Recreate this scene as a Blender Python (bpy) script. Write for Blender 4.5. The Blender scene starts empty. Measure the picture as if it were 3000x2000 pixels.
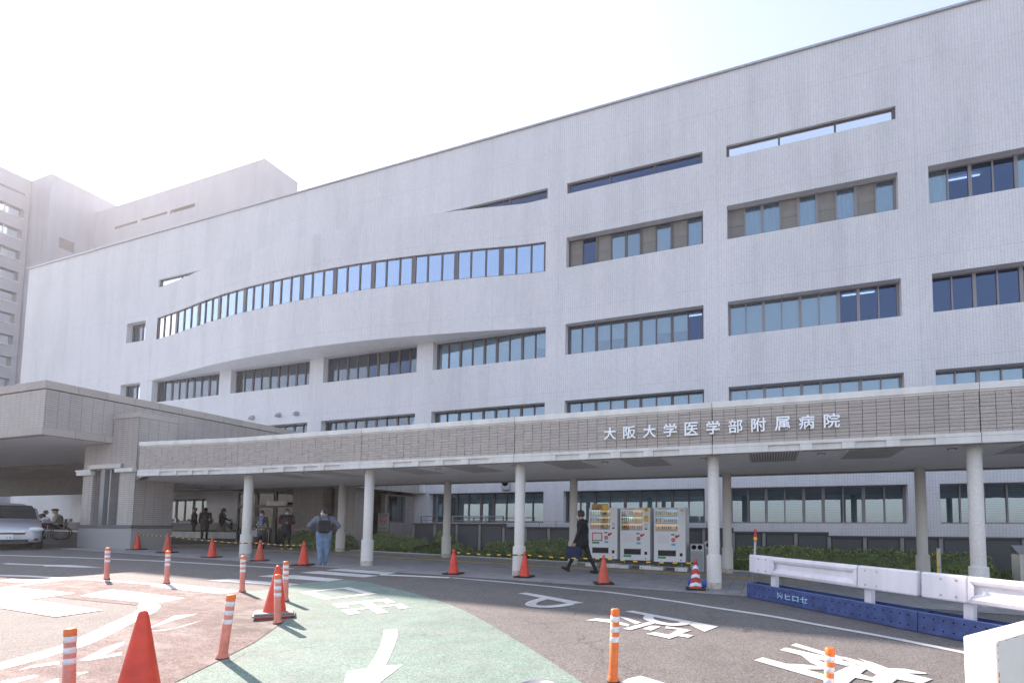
import bpy, bmesh, math, random
from mathutils import Vector, Matrix
random.seed(7)
SC = bpy.context.scene
COL = SC.collection
rad = math.radians

# ------------------------------------------------------------------ camera, sky, sun, exposure
FPX, PPX, PPY, PITCH, ROLL, YAW = 1425.2044, 1780.0, 1457.286, 0.0618685, 0.006, 0.3217627
EYE = Vector((0, 0, 1.5))
_f = Vector((-math.sin(YAW)*math.cos(PITCH), math.cos(YAW)*math.cos(PITCH), math.sin(PITCH)))
_r0 = Vector((math.cos(YAW), math.sin(YAW), 0)); _u0 = _r0.cross(_f)
_r = math.cos(ROLL)*_r0 + math.sin(ROLL)*_u0
_u = -math.sin(ROLL)*_r0 + math.cos(ROLL)*_u0
cd = bpy.data.cameras.new('camera'); cam = bpy.data.objects.new('camera', cd); COL.objects.link(cam)
cd.sensor_fit = 'HORIZONTAL'; cd.sensor_width = 36; cd.lens = 36*FPX/3000
cd.shift_x = (1500-PPX)/3000; cd.shift_y = (PPY-1000)/3000
cd.clip_start = .05; cd.clip_end = 2000
R = Matrix((_r, _u, -_f)).transposed().to_4x4()
cam.matrix_world = Matrix.Translation(EYE) @ R
SC.camera = cam

SUN_EL, SUN_AZ = 32.0, -67.5          # azimuth from +Y towards +X
w = bpy.data.worlds.new('World'); SC.world = w; w.use_nodes = True
nt = w.node_tree; nt.nodes.clear()
sky = nt.nodes.new('ShaderNodeTexSky'); sky.sky_type = 'NISHITA'; sky.sun_disc = False
sky.sun_elevation = rad(SUN_EL); sky.sun_rotation = rad(SUN_AZ)
sky.air_density = 1.0; sky.dust_density = 1.6; sky.ozone_density = 1.2
gm = nt.nodes.new('ShaderNodeGamma'); gm.inputs[1].default_value = .5
bg = nt.nodes.new('ShaderNodeBackground'); bg.inputs[1].default_value = .15
wo = nt.nodes.new('ShaderNodeOutputWorld')
nt.links.new(sky.outputs[0], gm.inputs[0]); tn = nt.nodes.new('ShaderNodeMix'); tn.data_type = 'RGBA'; tn.blend_type = 'MULTIPLY'; tn.inputs[0].default_value = 1; tn.inputs[7].default_value = (.97, .945, 1.01, 1)
nt.links.new(gm.outputs[0], tn.inputs[6]); nt.links.new(tn.outputs[2], bg.inputs[0]); nt.links.new(bg.outputs[0], wo.inputs[0])
sl = bpy.data.lights.new('sun', 'SUN'); sun = bpy.data.objects.new('sun', sl); COL.objects.link(sun)
sl.energy = 2.5; sl.angle = rad(.6); sl.color = (1, .84, .75)
sd = Vector((math.sin(rad(SUN_AZ))*math.cos(rad(SUN_EL)), math.cos(rad(SUN_AZ))*math.cos(rad(SUN_EL)), math.sin(rad(SUN_EL))))
sun.rotation_euler = sd.to_track_quat('Z', 'Y').to_euler()
SC.view_settings.view_transform = 'Standard'; SC.view_settings.look = 'None'
SC.view_settings.exposure = 2.3; SC.view_settings.gamma = 1
try: SC.view_settings.use_curve_mapping = False
except Exception: pass

# ------------------------------------------------------------------ finding real places: rays through survey points
def ray(x, y): return _f + (x-PPX)/FPX*_r - (y-PPY)/FPX*_u
GA, GX, GY = .012, -.0215, .01
def gz(x, y): return GA+GX*x+GY*y
def G(x, y, lift=0):
    d = ray(x, y); n = Vector((-GX, -GY, 1)); t = (GA+lift-n.dot(EYE))/n.dot(d); return EYE+t*d
def F(x, y, Y): d = ray(x, y); return EYE+d*(Y/d.y)
def FX(x, y, X): d = ray(x, y); return EYE+d*(X/d.x)
def FZ(x, y, Z): d = ray(x, y); return EYE+d*((Z-EYE.z)/d.z)

# ------------------------------------------------------------------ materials
MATS = {}
def mat(name, col, rough=.7, metal=0, nscale=0, namt=.15, bump=0, bscale=200, spec=.5, emit=None, estr=1, streak=0, coat=0, sub=0):
    if name in MATS: return MATS[name]
    m = bpy.data.materials.new(name); m.use_nodes = True; t = m.node_tree; L = t.links
    b = t.nodes['Principled BSDF']
    b.inputs['Base Color'].default_value = (*col, 1); b.inputs['Roughness'].default_value = rough
    b.inputs['Metallic'].default_value = metal; b.inputs['Specular IOR Level'].default_value = spec
    if coat: b.inputs['Coat Weight'].default_value = coat
    if emit: b.inputs['Emission Color'].default_value = (*emit, 1); b.inputs['Emission Strength'].default_value = estr
    tc = t.nodes.new('ShaderNodeTexCoord')
    if nscale:
        n = t.nodes.new('ShaderNodeTexNoise'); n.inputs['Scale'].default_value = nscale; n.inputs['Detail'].default_value = 6
        n.inputs['Roughness'].default_value = .65
        mp = t.nodes.new('ShaderNodeMapping'); mp.inputs['Scale'].default_value = (1, 1, .12 if streak else 1)
        L.new(tc.outputs['Object'], mp.inputs[0]); L.new(mp.outputs[0], n.inputs[0])
        mx = t.nodes.new('ShaderNodeMix'); mx.data_type = 'RGBA'
        mx.inputs[6].default_value = (*[c*(1-namt) for c in col], 1); mx.inputs[7].default_value = (*[min(1, c*(1+namt)) for c in col], 1)
        rg = t.nodes.new('ShaderNodeMapRange'); rg.inputs[1].default_value = .3; rg.inputs[2].default_value = .7
        L.new(n.outputs[0], rg.inputs[0]); L.new(rg.outputs[0], mx.inputs[0]); L.new(mx.outputs[2], b.inputs['Base Color'])
    if bump:
        n2 = t.nodes.new('ShaderNodeTexNoise'); n2.inputs['Scale'].default_value = bscale; n2.inputs['Detail'].default_value = 3
        L.new(tc.outputs['Object'], n2.inputs[0])
        bp = t.nodes.new('ShaderNodeBump'); bp.inputs['Strength'].default_value = bump; bp.inputs['Distance'].default_value = .01
        L.new(n2.outputs[0], bp.inputs['Height']); L.new(bp.outputs[0], b.inputs['Normal'])
    MATS[name] = m; return m

def brickmat(name, c1, c2, mortar, bw, rh, ms, rough=.6, stain=.18, offset=0., panel=True, bump=.3, wide=True):
    m = bpy.data.materials.new(name); m.use_nodes = True; t = m.node_tree; L = t.links; N = t.nodes.new
    b = t.nodes['Principled BSDF']; b.inputs['Roughness'].default_value = rough
    g = N('ShaderNodeNewGeometry'); sp = N('ShaderNodeSeparateXYZ'); L.new(g.outputs['Position'], sp.inputs[0])
    ad = N('ShaderNodeMath'); ad.operation = 'ADD'; L.new(sp.outputs[0], ad.inputs[0]); L.new(sp.outputs[1], ad.inputs[1])
    cb = N('ShaderNodeCombineXYZ'); L.new(ad.outputs[0], cb.inputs[0]); L.new(sp.outputs[2], cb.inputs[1])
    br = N('ShaderNodeTexBrick'); br.offset = offset; br.squash = 1; L.new(cb.outputs[0], br.inputs[0])
    br.inputs['Color1'].default_value = (*c1, 1); br.inputs['Color2'].default_value = (*c2, 1); br.inputs['Mortar'].default_value = (*mortar, 1)
    br.inputs['Scale'].default_value = 1; br.inputs['Mortar Size'].default_value = ms; br.inputs['Mortar Smooth'].default_value = .1
    br.inputs['Brick Width'].default_value = bw; br.inputs['Row Height'].default_value = rh
    col = br.outputs[0]
    def mul(col, fac_out, dark):
        mx = N('ShaderNodeMix'); mx.data_type = 'RGBA'; mx.blend_type = 'MULTIPLY'; mx.inputs[7].default_value = (*dark, 1)
        L.new(fac_out, mx.inputs[0]); L.new(col, mx.inputs[6]); return mx.outputs[2]
    if panel:
        b2 = N('ShaderNodeTexBrick'); b2.offset = 0; L.new(cb.outputs[0], b2.inputs[0]); b2.inputs['Scale'].default_value = 1
        b2.inputs['Brick Width'].default_value = 3.59; b2.inputs['Row Height'].default_value = 3.8; b2.inputs['Mortar Size'].default_value = .012
        b2.inputs['Mortar Smooth'].default_value = .1
        col = mul(col, b2.outputs['Fac'], (.86, .86, .88))
    for sc, zs, amt in ((.9, .1, stain), (.22, .8, stain*.7), (7, .25, stain*.5)):
        mp = N('ShaderNodeMapping'); mp.inputs['Scale'].default_value = (sc, sc, sc*zs); L.new(g.outputs['Position'], mp.inputs[0])
        n = N('ShaderNodeTexNoise'); n.inputs['Scale'].default_value = 1; n.inputs['Detail'].default_value = 7; n.inputs['Roughness'].default_value = .6
        L.new(mp.outputs[0], n.inputs[0])
        rg = N('ShaderNodeMapRange'); rg.inputs[1].default_value = .45; rg.inputs[2].default_value = .72; rg.inputs[4].default_value = amt*2
        L.new(n.outputs[0], rg.inputs[0]); col = mul(col, rg.outputs[0], (.5, .52, .52))
    L.new(col, b.inputs['Base Color'])
    if bump:
        bp = N('ShaderNodeBump'); bp.inputs['Strength'].default_value = bump; bp.inputs['Distance'].default_value = .004; bp.invert = True
        L.new(br.outputs['Fac'], bp.inputs['Height']); L.new(bp.outputs[0], b.inputs['Normal'])
    MATS[name] = m; return m

def glassmat(name, tint, refl, rough=.01, trans=(.75, .82, .85)):
    m = bpy.data.materials.new(name); m.use_nodes = True; t = m.node_tree; L = t.links; N = t.nodes.new
    t.nodes.remove(t.nodes['Principled BSDF']); out = t.nodes['Material Output']
    tr = N('ShaderNodeBsdfTransparent'); tr.inputs[0].default_value = (*trans, 1)
    gl = N('ShaderNodeBsdfGlossy'); gl.inputs[0].default_value = (*tint, 1); gl.inputs['Roughness'].default_value = rough
    fr = N('ShaderNodeFresnel'); fr.inputs[0].default_value = 1.5
    rg = N('ShaderNodeMapRange'); rg.inputs[1].default_value = 0; rg.inputs[2].default_value = 1; rg.inputs[3].default_value = refl; rg.inputs[4].default_value = 1
    L.new(fr.outputs[0], rg.inputs[0])
    mx = N('ShaderNodeMixShader'); L.new(rg.outputs[0], mx.inputs[0]); L.new(tr.outputs[0], mx.inputs[1]); L.new(gl.outputs[0], mx.inputs[2])
    L.new(mx.outputs[0], out.inputs[0]); MATS[name] = m; return m

def groundmat(name, col, spec_amt=.35, rough=.85, cracks=False, patch=.12, bump=.5, worn=0):
    m = bpy.data.materials.new(name); m.use_nodes = True; t = m.node_tree; L = t.links; N = t.nodes.new
    b = t.nodes['Principled BSDF']; b.inputs['Roughness'].default_value = rough
    g = N('ShaderNodeNewGeometry')
    def noise(s, d, r=.6):
        n = N('ShaderNodeTexNoise'); n.inputs['Scale'].default_value = s; n.inputs['Detail'].default_value = d; n.inputs['Roughness'].default_value = r
        L.new(g.outputs['Position'], n.inputs[0]); return n.outputs[0]
    fine = N('ShaderNodeTexVoronoi'); fine.inputs['Scale'].default_value = 95; L.new(g.outputs['Position'], fine.inputs[0])
    cr = N('ShaderNodeMix'); cr.data_type = 'RGBA'
    cr.inputs[6].default_value = (*[c*(1-spec_amt) for c in col], 1); cr.inputs[7].default_value = (*[min(1, c*(1+spec_amt)+spec_amt*.03) for c in col], 1)
    sx = N('ShaderNodeSeparateColor'); L.new(fine.outputs['Color'], sx.inputs[0]); L.new(sx.outputs[0], cr.inputs[0])
    c = cr.outputs[2]
    for s, d, amt, dk in ((.35, 5, patch, (.55, .55, .55)), (2.3, 8, patch*1.2, (.6, .58, .56)), (14, 4, patch, (.7, .7, .7))):
        rg = N('ShaderNodeMapRange'); rg.inputs[1].default_value = .42; rg.inputs[2].default_value = .68; rg.inputs[4].default_value = amt*3
        L.new(noise(s, d), rg.inputs[0])
        mx = N('ShaderNodeMix'); mx.data_type = 'RGBA'; mx.blend_type = 'MULTIPLY'; mx.inputs[7].default_value = (*dk, 1)
        L.new(rg.outputs[0], mx.inputs[0]); L.new(c, mx.inputs[6]); c = mx.outputs[2]
    if worn:
        mp = N('ShaderNodeMapping'); mp.inputs['Scale'].default_value = (1, 2.6, 1); mp.inputs['Rotation'].default_value = (0, 0, .5); L.new(g.outputs['Position'], mp.inputs[0])
        wn = N('ShaderNodeTexNoise'); wn.inputs['Scale'].default_value = 1.3; wn.inputs['Detail'].default_value = 9; wn.inputs['Roughness'].default_value = .72; L.new(mp.outputs[0], wn.inputs[0])
        rg = N('ShaderNodeMapRange'); rg.inputs[1].default_value = .46; rg.inputs[2].default_value = .62; rg.inputs[4].default_value = worn
        L.new(wn.outputs[0], rg.inputs[0])
        mx = N('ShaderNodeMix'); mx.data_type = 'RGBA'; mx.inputs[7].default_value = (.31, .285, .265, 1)
        L.new(rg.outputs[0], mx.inputs[0]); L.new(c, mx.inputs[6]); c = mx.outputs[2]
    if cracks:
        wp = N('ShaderNodeTexNoise'); wp.inputs['Scale'].default_value = 1.5; wp.inputs['Detail'].default_value = 5; L.new(g.outputs['Position'], wp.inputs[0])
        va = N('ShaderNodeVectorMath'); va.operation = 'MULTIPLY_ADD'; va.inputs[1].default_value = (1.2, 1.2, 0)
        L.new(wp.outputs['Color'], va.inputs[0]); L.new(g.outputs['Position'], va.inputs[2])
        vo = N('ShaderNodeTexVoronoi'); vo.feature = 'DISTANCE_TO_EDGE'; vo.inputs['Scale'].default_value = .22; L.new(va.outputs[0], vo.inputs[0])
        rg = N('ShaderNodeMapRange'); rg.inputs[1].default_value = 0; rg.inputs[2].default_value = .004; rg.inputs[3].default_value = .5; rg.inputs[4].default_value = 0
        L.new(vo.outputs[0], rg.inputs[0])
        mx = N('ShaderNodeMix'); mx.data_type = 'RGBA'; mx.inputs[7].default_value = (.02, .02, .02, 1)
        L.new(rg.outputs[0], mx.inputs[0]); L.new(c, mx.inputs[6]); c = mx.outputs[2]
    L.new(c, b.inputs['Base Color'])
    bp = N('ShaderNodeBump'); bp.inputs['Strength'].default_value = bump; bp.inputs['Distance'].default_value = .006
    L.new(fine.outputs['Distance'], bp.inputs['Height']); L.new(bp.outputs[0], b.inputs['Normal'])
    MATS[name] = m; return m

WALL = brickmat('white_wall_tile', (.80, .775, .765), (.74, .72, .715), (.40, .42, .48), .1, .05, .0038, stain=.13)
TOWER = brickmat('grey_tower_tile', (.56, .54, .56), (.52, .50, .53), (.30, .30, .33), .1, .05, .0038, stain=.1)
BROWN = brickmat('taupe_split_tile', (.49, .445, .415), (.455, .415, .385), (.22, .20, .185), .30, .075, .006, offset=.0, panel=False, stain=.2, bump=.6)
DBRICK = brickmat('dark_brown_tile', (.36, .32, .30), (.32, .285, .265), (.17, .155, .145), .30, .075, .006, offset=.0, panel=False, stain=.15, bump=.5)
CONC = mat('pale_concrete', (.74, .73, .69), .8, nscale=1.6, namt=.16, streak=1, bump=.15)
CONC2 = mat('cast_concrete_band', (.68, .67, .64), .8, nscale=2.5, namt=.14, streak=1, bump=.15)
COLM = mat('column_stone_finish', (.68, .65, .60), .85, nscale=60, namt=.22, bump=.3, bscale=120)
TILE = [mat('fascia_tile_a', (.45, .405, .365), .8, nscale=40, namt=.25, bump=.5, bscale=90),
        mat('fascia_tile_b', (.425, .385, .35), .8, nscale=40, namt=.25, bump=.5, bscale=90),
        mat('fascia_tile_c', (.47, .42, .38), .8, nscale=40, namt=.25, bump=.5, bscale=90)]
GROUT = mat('fascia_grout', (.28, .255, .235), .9)
SOFFIT = mat('soffit_paint', (.84, .82, .80), .85, nscale=3, namt=.06)
BEAM = mat('brown_metal_beam', (.24, .21, .19), .6, nscale=5, namt=.1)
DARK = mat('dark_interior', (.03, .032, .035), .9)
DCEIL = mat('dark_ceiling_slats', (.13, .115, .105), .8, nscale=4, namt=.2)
FRAME = mat('bronze_window_frame', (.26, .235, .235), .45, metal=.3)
FRAMED = mat('dark_window_frame', (.13, .115, .115), .5, metal=.2)
BLIND = mat('pale_green_blind', (.60, .68, .65), .85, nscale=1.5, namt=.06)
BLINDD = mat('grey_blind', (.34, .40, .40), .85, nscale=2, namt=.1)
PANEL = mat('taupe_infill_panel', (.23, .215, .195), .7, nscale=3, namt=.12)
CURT = mat('mint_curtain', (.55, .74, .66), .9, nscale=14, namt=.15)
CURTB = mat('pale_blue_curtain', (.55, .68, .72), .9, nscale=14, namt=.15)
GL = glassmat('window_glass', (.75, .85, .95), .17)
GLD = glassmat('dark_blue_glass', (.34, .42, .60), .20, trans=(.35, .42, .55))
GLB = glassmat('mirror_blue_glass', (.50, .63, .80), .78, trans=(.3, .4, .55))
GLW = glassmat('pale_glass', (.92, .95, 1), .85, trans=(.6, .65, .7))
LIGHTM = mat('lit_tube', (1, 1, .95), emit=(1, .98, .9), estr=1.4)
METAL = mat('galvanised_metal', (.45, .45, .46), .4, metal=.7, nscale=8, namt=.15)
STEEL = mat('brushed_steel', (.36, .36, .37), .4, metal=.7)
GRAN = mat('grey_granite', (.34, .335, .33), .6, nscale=160, namt=.45)
GRAND = mat('dark_granite', (.12, .122, .13), .55, nscale=120, namt=.5)
ASPH = groundmat('asphalt', (.155, .146, .138), .5, rough=.85, cracks=True, patch=.1)
GREEN = groundmat('green_road_coating', (.19, .28, .235), .4, rough=.85, cracks=True, patch=.12, worn=.22)
RED = groundmat('worn_red_road_coating', (.215, .15, .135), .6, rough=.9, patch=.25, worn=.6)
WPAINT = groundmat('white_road_paint', (.66, .66, .645), .1, rough=.7, patch=.12, bump=.15)
SLAB = mat('grey_paving_slab', (.32, .31, .31), .85, nscale=30, namt=.25, bump=.3)
SLABB = mat('grey_paving_slab_dark', (.28, .272, .275), .85, nscale=30, namt=.25, bump=.3)
JOINT = mat('paving_joint', (.07, .07, .07), .95)
TACT = mat('worn_yellow_tactile', (.42, .30, .10), .8, nscale=6, namt=.3, bump=.6, bscale=60)
GRASS = mat('grass_blades', (.07, .11, .03), .8, nscale=3, namt=.5)
SOIL = mat('garden_soil', (.09, .085, .05), .95, nscale=5, namt=.4)
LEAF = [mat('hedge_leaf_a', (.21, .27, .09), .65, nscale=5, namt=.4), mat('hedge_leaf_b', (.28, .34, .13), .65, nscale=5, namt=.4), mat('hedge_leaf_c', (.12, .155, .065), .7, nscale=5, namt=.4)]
CONE = mat('orange_red_cone_plastic', (.72, .06, .03), .45, nscale=5, namt=.22)
CONEF = mat('faded_cone_plastic', (.62, .11, .06), .6, nscale=4, namt=.18)
RUBBER = mat('black_rubber', (.025, .025, .025), .8, nscale=8, namt=.4)
ORANGE = mat('orange_post_plastic', (.78, .17, .03), .45, nscale=9, namt=.22)
PINK = mat('faded_orange_post_plastic', (.68, .23, .16), .5, nscale=9, namt=.22)
REFL = mat('white_reflective_band', (.74, .75, .76), .35, nscale=18, namt=.18)
YEL = mat('yellow_plastic', (.80, .50, .03), .45, nscale=20, namt=.1)
BLK = mat('black_plastic', (.02, .02, .022), .5)
BLUEB = mat('blue_painted_steel', (.045, .075, .21), .5, nscale=6, namt=.4)
HOLE = mat('hole_black', (.004, .004, .006), 1)
WRAIL = mat('white_rail_enamel', (.72, .71, .76), .38, nscale=4, namt=.1, streak=1)
WBOX = mat('cream_painted_metal', (.80, .78, .70), .45, nscale=3, namt=.05)
RUST = mat('rust_edge', (.30, .14, .05), .8, nscale=14, namt=.5)
VMW = mat('white_vending_enamel', (.84, .85, .86), .35, nscale=1, namt=.03)
SIGNW = mat('white_letter_enamel', (.92, .95, .98), .35)
REDP = mat('red_print', (.55, .03, .03), .5)
ORP = mat('orange_print', (.70, .25, .03), .5)
BLUP = mat('light_blue_print', (.15, .45, .70), .5)
GRNP = mat('green_print', (.04, .35, .10), .5)
YLP = mat('yellow_print', (.80, .60, .10), .5)
WHP = mat('white_print', (.8, .8, .8), .5)
SILVER = mat('silver_car_paint', (.50, .52, .57), .3, metal=.35, coat=.8)
TINT = mat('car_glass', (.02, .025, .03), .08, spec=.8)
CHROME = mat('chrome_trim', (.7, .7, .7), .15, metal=1)
LENS = mat('clear_lamp_lens', (.75, .78, .78), .1, coat=1)
AMBER = mat('amber_lens', (.8, .28, .04), .3)
SKIN = mat('skin', (.50, .31, .22), .6)
HAIRB = mat('black_hair', (.012, .011, .012), .6)
HAIRG = mat('grey_hair', (.13, .125, .12), .7)
MASKM = mat('white_face_mask', (.78, .8, .82), .8)

# ------------------------------------------------------------------ mesh helpers
class MB:
    def __init__(s): s.bm = bmesh.new(); s.mats = []
    def mi(s, m):
        if m not in s.mats: s.mats.append(m)
        return s.mats.index(m)
    def quad(s, pts, m):
        vs = [s.bm.verts.new(p) for p in pts]
        f = s.bm.faces.new(vs); f.material_index = s.mi(m); return f
    def box(s, a, b, m, rz=0, piv=None):
        x0, y0, z0 = a; x1, y1, z1 = b
        P = [Vector(p) for p in ((x0,y0,z0),(x1,y0,z0),(x1,y1,z0),(x0,y1,z0),(x0,y0,z1),(x1,y0,z1),(x1,y1,z1),(x0,y1,z1))]
        if rz:
            pv = Vector(piv or ((x0+x1)/2, (y0+y1)/2, 0)); M_ = Matrix.Rotation(rz, 3, 'Z')
            P = [M_ @ (p-pv) + pv for p in P]
        vs = [s.bm.verts.new(p) for p in P]; i = s.mi(m)
        for q in ((0,3,2,1),(4,5,6,7),(0,1,5,4),(1,2,6,5),(2,3,7,6),(3,0,4,7)):
            f = s.bm.faces.new([vs[k] for k in q]); f.material_index = i
        return s
    def tube(s, a, b, r0, r1, m, n=12, caps=True, smooth=True):
        a = Vector(a); b = Vector(b); d = (b-a).normalized(); q = d.to_track_quat('Z', 'Y')
        A = []; B = []; i = s.mi(m)
        for k in range(n):
            t = 2*math.pi*k/n; v = q @ Vector((math.cos(t), math.sin(t), 0)); A.append(s.bm.verts.new(a+v*r0)); B.append(s.bm.verts.new(b+v*r1))
        for k in range(n):
            f = s.bm.faces.new([A[k], A[(k+1) % n], B[(k+1) % n], B[k]]); f.material_index = i; f.smooth = smooth
        if caps:
            f = s.bm.faces.new(A[::-1]); f.material_index = i; f = s.bm.faces.new(B); f.material_index = i
        return s
    def lathe(s, prof, m, n=24, o=(0,0,0), mfun=None):
        o = Vector(o); rings = []
        for r, z in prof:
            rings.append([s.bm.verts.new(o+Vector((r*math.cos(2*math.pi*k/n), r*math.sin(2*math.pi*k/n), z))) for k in range(n)])
        for j in range(len(rings)-1):
            i = s.mi(mfun(j) if mfun else m)
            for k in range(n):
                f = s.bm.faces.new([rings[j][k], rings[j][(k+1) % n], rings[j+1][(k+1) % n], rings[j+1][k]]); f.material_index = i; f.smooth = True
        f = s.bm.faces.new(rings[-1]); f.material_index = s.mi(m)
        return s
    def ball(s, c, r, m, sc=(1,1,1), sub=2, rot=None):
        M_ = Matrix.Translation(Vector(c)) @ (rot.to_4x4() if rot else Matrix.Identity(4)) @ Matrix.Diagonal((r*sc[0], r*sc[1], r*sc[2], 1))
        ret = bmesh.ops.create_icosphere(s.bm, subdivisions=sub, radius=1, matrix=M_); i = s.mi(m)
        fs = set(f for v in ret['verts'] for f in v.link_faces)
        for f in fs: f.material_index = i; f.smooth = True
        return s
    def mesh(s, name):
        me = bpy.data.meshes.new(name); s.bm.to_mesh(me); s.bm.free()
        for m in s.mats: me.materials.append(m)
        return me
    def obj(s, name, parent=None, loc=None, bevel=0, seg=2, stuff=False):
        o = bpy.data.objects.new(name, s.mesh(name)); COL.objects.link(o)
        if parent: o.parent = parent
        if loc: o.location = loc
        if bevel:
            md = o.modifiers.new('bevel', 'BEVEL'); md.width = bevel; md.segments = seg; md.limit_method = 'ANGLE'
        if stuff: o['kind'] = 'stuff'
        return o
def inst(name, me, parent=None, loc=(0,0,0), rot=(0,0,0), scale=(1,1,1)):
    o = bpy.data.objects.new(name, me); COL.objects.link(o); o.location = loc; o.rotation_euler = rot; o.scale = scale
    if parent: o.parent = parent
    return o
def thing(name, label, cat, loc=(0,0,0), rz=0, group=None):
    o = bpy.data.objects.new(name, None); COL.objects.link(o); o.location = loc; o.rotation_euler = (0,0,rz)
    o['label'] = label; o['category'] = cat
    if group: o['group'] = group
    return o
def tag(o, label, cat, group=None):
    o['label'] = label; o['category'] = cat
    if group: o['group'] = group
    return o
def struct(o): o['kind'] = 'structure'; return o
def copy_tree(o, parent=None):
    c = o.copy(); COL.objects.link(c); c.parent = parent
    for ch in list(o.children): copy_tree(ch, c)
    return c
def text_mesh(s, size, depth=.01, offset=0, res=3):
    cu = bpy.data.curves.new('txt', 'FONT'); cu.body = s; cu.size = size; cu.extrude = depth/2; cu.offset = offset; cu.resolution_u = res
    cu.align_x = 'CENTER'; cu.align_y = 'CENTER'
    o = bpy.data.objects.new('txt', cu); COL.objects.link(o)
    me = bpy.data.meshes.new_from_object(o.evaluated_get(bpy.context.evaluated_depsgraph_get()))
    bpy.data.objects.remove(o); bpy.data.curves.remove(cu); return me
def text_obj(name, s, size, m, parent, loc, rot=(math.pi/2,0,0), depth=.006, offset=0, fitw=None, fith=None):
    me = text_mesh(s, size, depth, offset); me.materials.clear(); me.materials.append(m)
    xs = [v.co.x for v in me.vertices]; ys = [v.co.y for v in me.vertices]
    cx, cy = (min(xs)+max(xs))/2, (min(ys)+max(ys))/2; sx = sy = 1
    if fitw: sx = fitw/(max(xs)-min(xs))
    if fith: sy = fith/(max(ys)-min(ys))
    for v in me.vertices: v.co.x = (v.co.x-cx)*sx; v.co.y = (v.co.y-cy)*sy
    return inst(name, me, parent, loc, rot)

# ------------------------------------------------------------------ ground, road paint, walkway
mb = MB()
mb.quad([(x, y, gz(max(-60, min(60, x)), max(-30, min(80, y)))) for x, y in ((-60,-30),(60,-30),(60,80),(-60,80))], ASPH)
for a, b in (((-60,-30),(-60,80)),((60,80),(60,-30)),((-60,80),(60,80)),((60,-30),(-60,-30))):
    def far(p): return (p[0]*12, p[1]*8 if p[1] < 0 else p[1]*5)
    q = [b, a, far(a), far(b)] if True else None
    mb.quad([(x, y, gz(max(-60, min(60, x)), max(-30, min(80, y)))) for x, y in q], ASPH)
bmesh.ops.recalc_face_normals(mb.bm, faces=mb.bm.faces)
if sum(f.normal.z for f in mb.bm.faces) < 0: bmesh.ops.reverse_faces(mb.bm, faces=mb.bm.faces)
road = struct(mb.obj('road'))

def z21(x, y): return (x*.38265, 1500+y*.38265)
def z22(x, y): return (800+x*.38265, 1500+y*.38265)
def z23(x, y): return (1500+x*.38265, 1500+y*.38265)
def z24(x, y): return (2100+x*.38265, 1500+y*.38265)
def z6(x, y): return (860+x*.29762, 1690+y*.29762)
def z7(x, y): return (x*.34014, 1640+y*.34014)
def paint(name, polys, fn, m, lift):
    mb = MB()
    for j, p in enumerate(polys):
        pts = [G(*(fn(*q) if fn else q), lift+j*.0004) for q in p]
        f = mb.quad(pts, m)
    bmesh.ops.recalc_face_normals(mb.bm, faces=mb.bm.faces)
    for f in mb.bm.faces:
        if f.normal.z < 0: f.normal_flip()
    bmesh.ops.triangulate(mb.bm, faces=mb.bm.faces, ngon_method='EAR_CLIP')
    return mb.obj(name, road)
def strip(name, pxs, width, m, lift, fn=None, smooth=True):
    P = [G(*(fn(*q) if fn else q), lift) for q in pxs]
    if smooth:
        Q = []
        for i in range(len(P)-1):
            a = P[max(0,i-1)]; b = P[i]; c = P[i+1]; d = P[min(len(P)-1, i+2)]
            for k in range(6):
                t = k/6; Q.append(.5*((2*b)+(c-a)*t+(2*a-5*b+4*c-d)*t*t+(3*b-a-3*c+d)*t**3))
        P = Q+[P[-1]]
    mb = MB(); L_ = []; R_ = []
    for i, p in enumerate(P):
        t = (P[min(len(P)-1, i+1)]-P[max(0, i-1)]); t.z = 0; t.normalize(); n = Vector((-t.y, t.x, 0))*width/2
        for S, q in ((L_, p+n), (R_, p-n)): q.z = gz(q.x, q.y)+lift; S.append(mb.bm.verts.new(q))
    i_ = mb.mi(m)
    for i in range(len(P)-1):
        f = mb.bm.faces.new([R_[i], R_[i+1], L_[i+1], L_[i]]); f.material_index = i_
        f.normal_update()
        if f.normal.z < 0: f.normal_flip()
    return mb.obj(name, road)
paint('green_zone', [[(708,1731),(770,1728),(850,1713),(926,1703),(1003,1696),(1087,1706),(1163,1725),(1221,1739),(1296,1762),(1343,1779),(1412,1814),(1489,1860),(1565,1905),(1700,1994),(1900,2130),(2150,2320),(300,2320),(420,2045),(513,2000),(650,1932),(746,1883),(800,1845),(838,1815),(840,1802),(815,1780),(770,1755)]], None, GREEN, .003)
paint('red_zone', [[(-200,1678),(0,1684),(100,1688),(190,1695),(330,1698),(480,1706),(600,1716),(708,1734),(775,1757),(812,1780),(838,1803),(836,1815),(798,1843),(744,1881),(648,1930),(511,1998),(300,2110),(60,2250),(-500,2400),(-500,2100),(0,1952),(235,1880),(380,1822),(440,1795),(456,1772),(420,1768),(395,1771),(200,1752),(60,1730),(-200,1728)]], None, RED, .005)
paint('crossing_bar', [[(-200,233),(150,237),(650,282),(258,336),(-200,345)]], z7, WPAINT, .007)
paint('crossing_bar', [[(690,305),(960,250),(1590,325),(1320,372)]], z7, WPAINT, .007)
paint('crossing_bar', [[(-300,345),(-60,375),(0,410),(480,487),(890,428),(262,338),(0,346)]], z7, WPAINT, .0085)
paint('crossing_bar', [[(1290,222),(1480,200),(2080,262),(1900,290)]], z7, WPAINT, .007)
for p in ([(400,440),(520,430),(950,460),(860,475)], [(205,460),(350,448),(810,483),(700,497)], [(-120,488),(0,478),(180,480),(535,512),(420,528)], [(-500,521),(-330,507),(205,548),(120,562)]):
    paint('crossing_bar', [p], z22, WPAINT, .007)
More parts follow.
